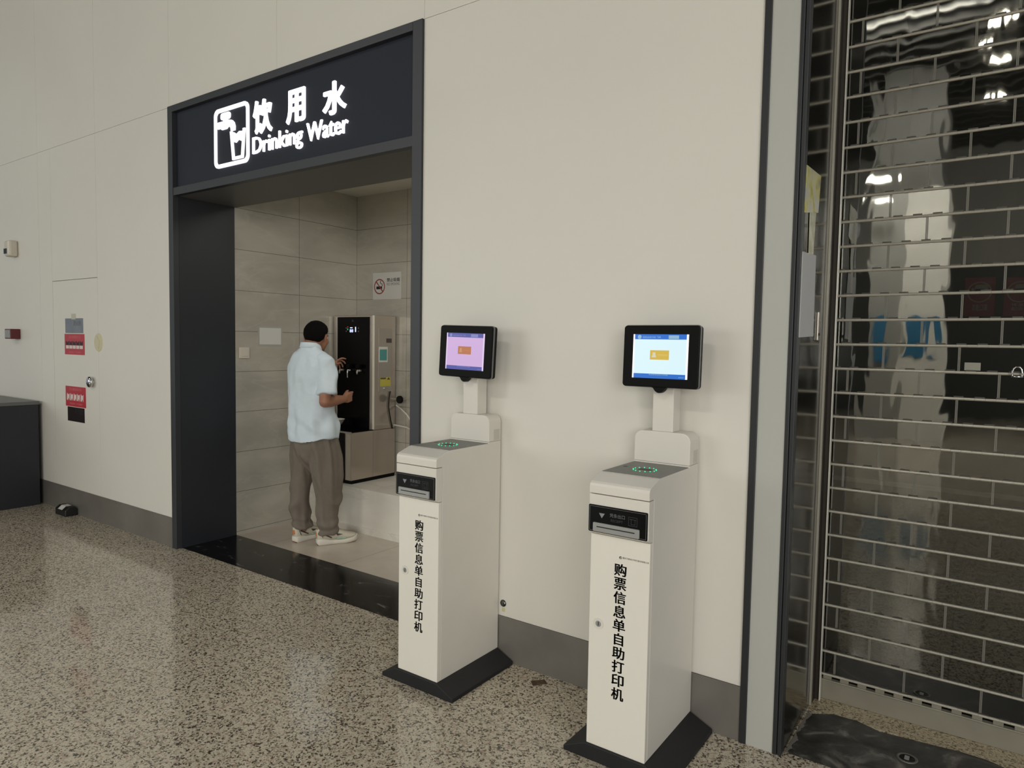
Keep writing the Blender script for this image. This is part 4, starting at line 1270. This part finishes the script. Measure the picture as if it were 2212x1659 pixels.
tr_ = MB()
tr_.loft([(0, 0.010, hemz, 0.212, 0.160), (0, 0.010, lambda t: 0.85, 0.207, 0.155), (0, 0.010, 0.92, 0.198, 0.149), (0, 0.004, 1.03, 0.188, 0.140), (0, -0.004, 1.15, 0.188, 0.136),
          (0, -0.010, 1.27, 0.194, 0.134), (0, -0.014, 1.36, 0.202, 0.124), (0, -0.016, 1.415, 0.190, 0.105), (0, -0.018, 1.455, 0.140, 0.088), (0, -0.018, 1.490, 0.085, 0.074), (0, -0.016, 1.515, 0.066, 0.066)], 56, 2.3)
tr_.tube([(0.05, -0.02, 1.462), (0.165, -0.012, 1.400)], [0.052, 0.052], 18)
tr_.tube([(-0.05, -0.02, 1.462), (-0.160, -0.012, 1.400)], [0.052, 0.052], 18)
st = meshed(tr_, 'shirt', M['shirt'], man, 0.0065, 5, shirt_fold)


def sleeve_fold(co):
    x, y, z = co
    nz_ = noise.noise(V((x * 6, y * 6, z * 6)))
    return 0.0115 * ridge(36 * (z * 0.7 - 0.75 * y + 0.2 * x) + 2.6 * nz_, 2.6) + 0.006 * noise.noise(V((x * 13, y * 13, z * 9)))


sr = MB()
hemR = SH_R.lerp(EL_R, 0.80) + V((0.0, 0.016, 0.0))
sr.tube([(0.135, -0.008, 1.405), (0.172, -0.006, 1.392), SH_R.lerp(EL_R, 0.35) + V((0.003, 0.006, 0)), hemR + V((0, 0.0, 0.035)), hemR], [0.058, 0.0625, 0.066, 0.070, 0.073], 28)
so_ = MB()
so_.v, so_.f = sr.v, sr.f
# cut the rounded end off: the hem is a flat opening
ax = (hemR - SH_R).normalized()
so_.v = [tuple(V(p) - ax * max(0.0, (V(p) - hemR).dot(ax))) for p in so_.v]
slr = meshed(so_, 'sleeve', M['shirt'], st, 0.0065, 3, sleeve_fold)
sl_ = MB()
hemL = SH_L.lerp(EL_L, 0.78)
sl_.tube([(-0.13, -0.006, 1.405), (-0.165, -0.002, 1.392), SH_L.lerp(EL_L, 0.35), hemL], [0.058, 0.060, 0.062, 0.066], 28)
ax = (hemL - SH_L).normalized()
sl_.v = [tuple(V(p) - ax * max(0.0, (V(p) - hemL).dot(ax))) for p in sl_.v]
meshed(sl_, 'sleeve', M['shirt'], st, 0.0065, 3, sleeve_fold)
# stand-and-fall collar
cl = []
for (r_, dz, ex) in ((0.064, 0.004, 0.0), (0.0645, 0.030, -0.002), (0.066, 0.036, 0.003), (0.070, 0.030, 0.006), (0.079, -0.004, 0.008), (0.0765, -0.006, 0.008), (0.068, 0.010, 0.003)):
    ring = []
    for i in range(40):
        t = 2 * PI * i / 40
        fr_ = math.sin(t)
        ring.append((math.cos(t) * (r_ + ex * 0.3), -0.016 + fr_ * r_ * 1.02 + 0.012 * max(0, fr_), 1.500 + dz - 0.030 * max(0, fr_) + 0.004 * max(0, -fr_)))
    cl.append(ring)
MB().rings(cl + [cl[0]], cap=False).build('collar', M['shirt'], st, smooth=True)
# back yoke seam, sleeve hem line
# trousers -------------------------------------------------------------


def leg_fold(co):
    x, y, z = co
    s_ = 1 if x > 0.004 else -1
    nz_ = noise.noise(V((x * 5 + 2, y * 5, z * 3)))
    up_ = max(0.0, min(1.0, (z - 0.40) * 4))
    dn = max(0.0, min(1.0, (0.62 - z) * 3.5))
    f = 0.012 * noise.noise(V((x * 8, y * 8, z * 2.4))) + 0.006 * noise.noise(V((x * 18, y * 18, z * 6)))
    # long hanging pleats from the hips
    f += 0.011 * ridge(6.0 * math.atan2(y - 0.03, x - s_ * 0.1) + 2.6 * nz_ + 4 * z, 2.4) * (0.45 + 0.85 * up_)
    # slanting drags round the knee and calf
    f += 0.015 * ridge(32 * (z * 0.75 + s_ * x * 0.9 + y * 0.4) + 3.0 * nz_, 2.8) * dn
    # bunching over the ankle
    f += 0.010 * math.sin(78 * z + 12 * x - 9 * y + 2 * nz_) * max(0, min(1, (0.23 - z) * 8))
    return f - 0.006


tz = MB()
tz.loft([(0.01, 0.04, 0.50, 0.012, 0.04), (0.005, 0.035, 0.56, 0.035, 0.075), (0, 0.03, 0.62, 0.075, 0.105), (0, 0.02, 0.69, 0.140, 0.130), (0, 0.02, 0.75, 0.182, 0.146), (0, 0.015, 0.84, 0.188, 0.145), (0, 0.01, 0.92, 0.172, 0.128)], 40, 2.2)


def leg(secs):
    mb = tz
    mb.loft(secs, 32, 2.0)


leg([(-0.108, 0.0, 0.088, 0.054, 0.060), (-0.108, 0.0, 0.115, 0.070, 0.076), (-0.112, -0.006, 0.14, 0.072, 0.078), (-0.114, -0.014, 0.20, 0.062, 0.070), (-0.114, -0.020, 0.29, 0.063, 0.070), (-0.113, -0.018, 0.42, 0.070, 0.076), (-0.106, -0.004, 0.54, 0.086, 0.096),
     (-0.097, 0.008, 0.67, 0.098, 0.122), (-0.085, 0.015, 0.78, 0.10, 0.130), (-0.08, 0.015, 0.84, 0.10, 0.13)])
leg([(0.116, 0.045, 0.078, 0.058, 0.066), (0.117, 0.052, 0.105, 0.074, 0.082), (0.116, 0.056, 0.14, 0.078, 0.087), (0.116, 0.056, 0.21, 0.074, 0.083), (0.114, 0.055, 0.29, 0.082, 0.092), (0.110, 0.058, 0.43, 0.100, 0.110), (0.106, 0.056, 0.56, 0.110, 0.124),
     (0.103, 0.048, 0.67, 0.108, 0.130), (0.092, 0.030, 0.78, 0.106, 0.134), (0.085, 0.02, 0.84, 0.10, 0.13)])
tro = meshed(tz, 'trousers', M['trousers'], man, 0.0065, 9, leg_fold)
MB().tube([(0.176, 0.062, 0.795), (0.192, 0.050, 0.745), (0.198, 0.040, 0.70)], [0.004, 0.006, 0.003], 8).build('pocket_edge', M['sock'], tro)


# shoes ----------------------------------------------------------------
def shoe(heel, ang, side):
    """length runs along +v from the heel; built flat, then turned"""
    mt = Matrix.Translation((heel[0], heel[1], 0)) @ Matrix.Rotation(-ang, 4, 'Z') @ Matrix.Diagonal((1.06, 1.05, 1.22, 1))
    L_ = 0.285
    prof = [(-0.016, 0.020, 0.030), (-0.004, 0.031, 0.033), (0.03, 0.037, 0.034), (0.08, 0.036, 0.030), (0.13, 0.040, 0.028), (0.18, 0.048, 0.028), (0.22, 0.048, 0.030), (0.25, 0.040, 0.036), (0.272, 0.024, 0.042), (0.282, 0.010, 0.046)]
    # sole: rings across the foot, flared at the heel, with toe spring
    rings = []
    for (v, hw_, zt) in prof:
        lift = 0.0 if v < 0.19 else 0.10 * (v - 0.19) ** 1.0 * 0.9
        lift = max(lift, 0.010 if v < -0.005 else 0)
        z1 = zt + (0.006 if v < 0.05 else 0)
        rings.append([(-hw_ * 0.92, v, lift), (-hw_ * 0.5, v, lift), (0, v, lift), (hw_ * 0.5, v, lift), (hw_ * 0.92, v, lift), (hw_ * 1.08, v, lift + 0.012), (hw_ * 1.02, v, z1), (0, v, z1 + 0.002), (-hw_ * 1.02, v, z1), (-hw_ * 1.08, v, lift + 0.012)])
    so2 = MB().rings(rings).xf(mt)
    sh_ = so2.build('shoe', M['shoe_sole'], man, bevel=0.004, smooth=True)
    up = []
    uprof = [(-0.010, 0.016, 0.030, 0.098, -0.012), (0.004, 0.029, 0.030, 0.102, -0.004), (0.035, 0.034, 0.030, 0.088, 0), (0.075, 0.034, 0.028, 0.084, 0), (0.105, 0.035, 0.026, 0.096, 0), (0.14, 0.040, 0.026, 0.088, 0), (0.18, 0.045, 0.026, 0.073, 0), (0.22, 0.045, 0.027, 0.061, 0), (0.25, 0.037, 0.031, 0.056, 0), (0.270, 0.020, 0.038, 0.051, 0)]
    for (v, hw_, zb_, zt, lean) in uprof:
        ring = []
        for i in range(20):
            t = 2 * PI * i / 20
            c_, s_ = math.cos(t), math.sin(t)
            zz = (zb_ + zt) / 2 + (zt - zb_) / 2 * math.copysign(abs(s_) ** 0.8, s_)
            ring.append((hw_ * math.copysign(abs(c_) ** 0.75, c_) * (1 - 0.22 * max(0, s_)), v + lean * max(0, s_), zz))
        up.append(ring)
    MB().rings(up).xf(mt).build('upper', M['shoe'], sh_, smooth=True)
    MB().lathe((0, 0, 0), [(0.030, 0.0), (0.036, 0.012), (0.036, 0.05)], 20).xf(mt @ Matrix.Translation((0, 0.045, 0.078))).build('sock', M['sock'], sh_)
    # heel pull tab, dark side stripes, mint print and laces
    MB().box(-0.010, 0.010, -0.026, -0.014, 0.052, 0.098).xf(mt @ Matrix.Rotation(math.radians(-6), 4, 'X')).build('heel_tab', M['shoe_orange'], sh_, bevel=0.003)
    for s in (-1, 1):
        q = lambda pts, z_: [(s * u, v, z) for (u, v, z) in pts]
        d_ = MB()
        for (a, b, wdt) in (((0.0335, 0.020, 0.074), (0.040, 0.085, 0.044), 0.010), ((0.0325, 0.010, 0.074), (0.0375, 0.022, 0.048), 0.006)):
            d_.add(q([(a[0], a[1], a[2] + wdt / 2), (b[0], b[1], b[2] + wdt / 3), (b[0] + 0.002, b[1], b[2] - wdt / 3), (a[0] + 0.002, a[1], a[2] - wdt / 2),
                      (a[0] - 0.01, a[1], a[2] + wdt / 2), (b[0] - 0.01, b[1], b[2] + wdt / 3), (b[0] - 0.008, b[1], b[2] - wdt / 3), (a[0] - 0.008, a[1], a[2] - wdt / 2)], 0),
                   [(0, 1, 2, 3), (4, 5, 6, 7), (0, 1, 5, 4), (1, 2, 6, 5), (2, 3, 7, 6), (3, 0, 4, 7)])
        d_.xf(mt).build('side_stripe', M['shoe_dark'], sh_)
        e_ = MB()
        pts = [(0.0405, 0.115, 0.070), (0.0445, 0.165, 0.060), (0.0455, 0.125, 0.055)]
        e_.add(q(pts + [(a - 0.012, b, c_) for a, b, c_ in pts], 0), [(0, 1, 2), (3, 4, 5), (0, 1, 4, 3), (1, 2, 5, 4), (2, 0, 3, 5)])
        e_.xf(mt).build('side_emblem', M['shoe_dark'], sh_)
        g_ = MB()
        pts = [(0.045, 0.12, 0.042), (0.050, 0.185, 0.038), (0.0505, 0.185, 0.032), (0.0455, 0.12, 0.036)]
        g_.add(q(pts + [(a - 0.012, b, c_) for a, b, c_ in pts], 0), [(0, 1, 2, 3), (4, 5, 6, 7), (0, 1, 5, 4), (1, 2, 6, 5), (2, 3, 7, 6), (3, 0, 4, 7)])
        g_.xf(mt).build('side_print', M['shoe_mint'], sh_)
    lc = MB()
    for i in range(5):
        v = 0.105 + i * 0.019
        z = 0.101 - i * 0.0075
        lc.tube([(-0.018, v, z - 0.006), (0, v + 0.006, z), (0.018, v, z - 0.006)], 0.0028, 6)
    lc.xf(mt).build('laces', M['shoe_mint'], sh_)
    MB().box(-0.024, 0.024, -0.011, 0.03, 0.0, 0.010).xf(mt).build('tread', M['shoe_tread'], sh_, bevel=0.003)


shoe((0.083, -0.005), math.radians(27), 1)
shoe((-0.108, -0.070), math.radians(-2), -1)
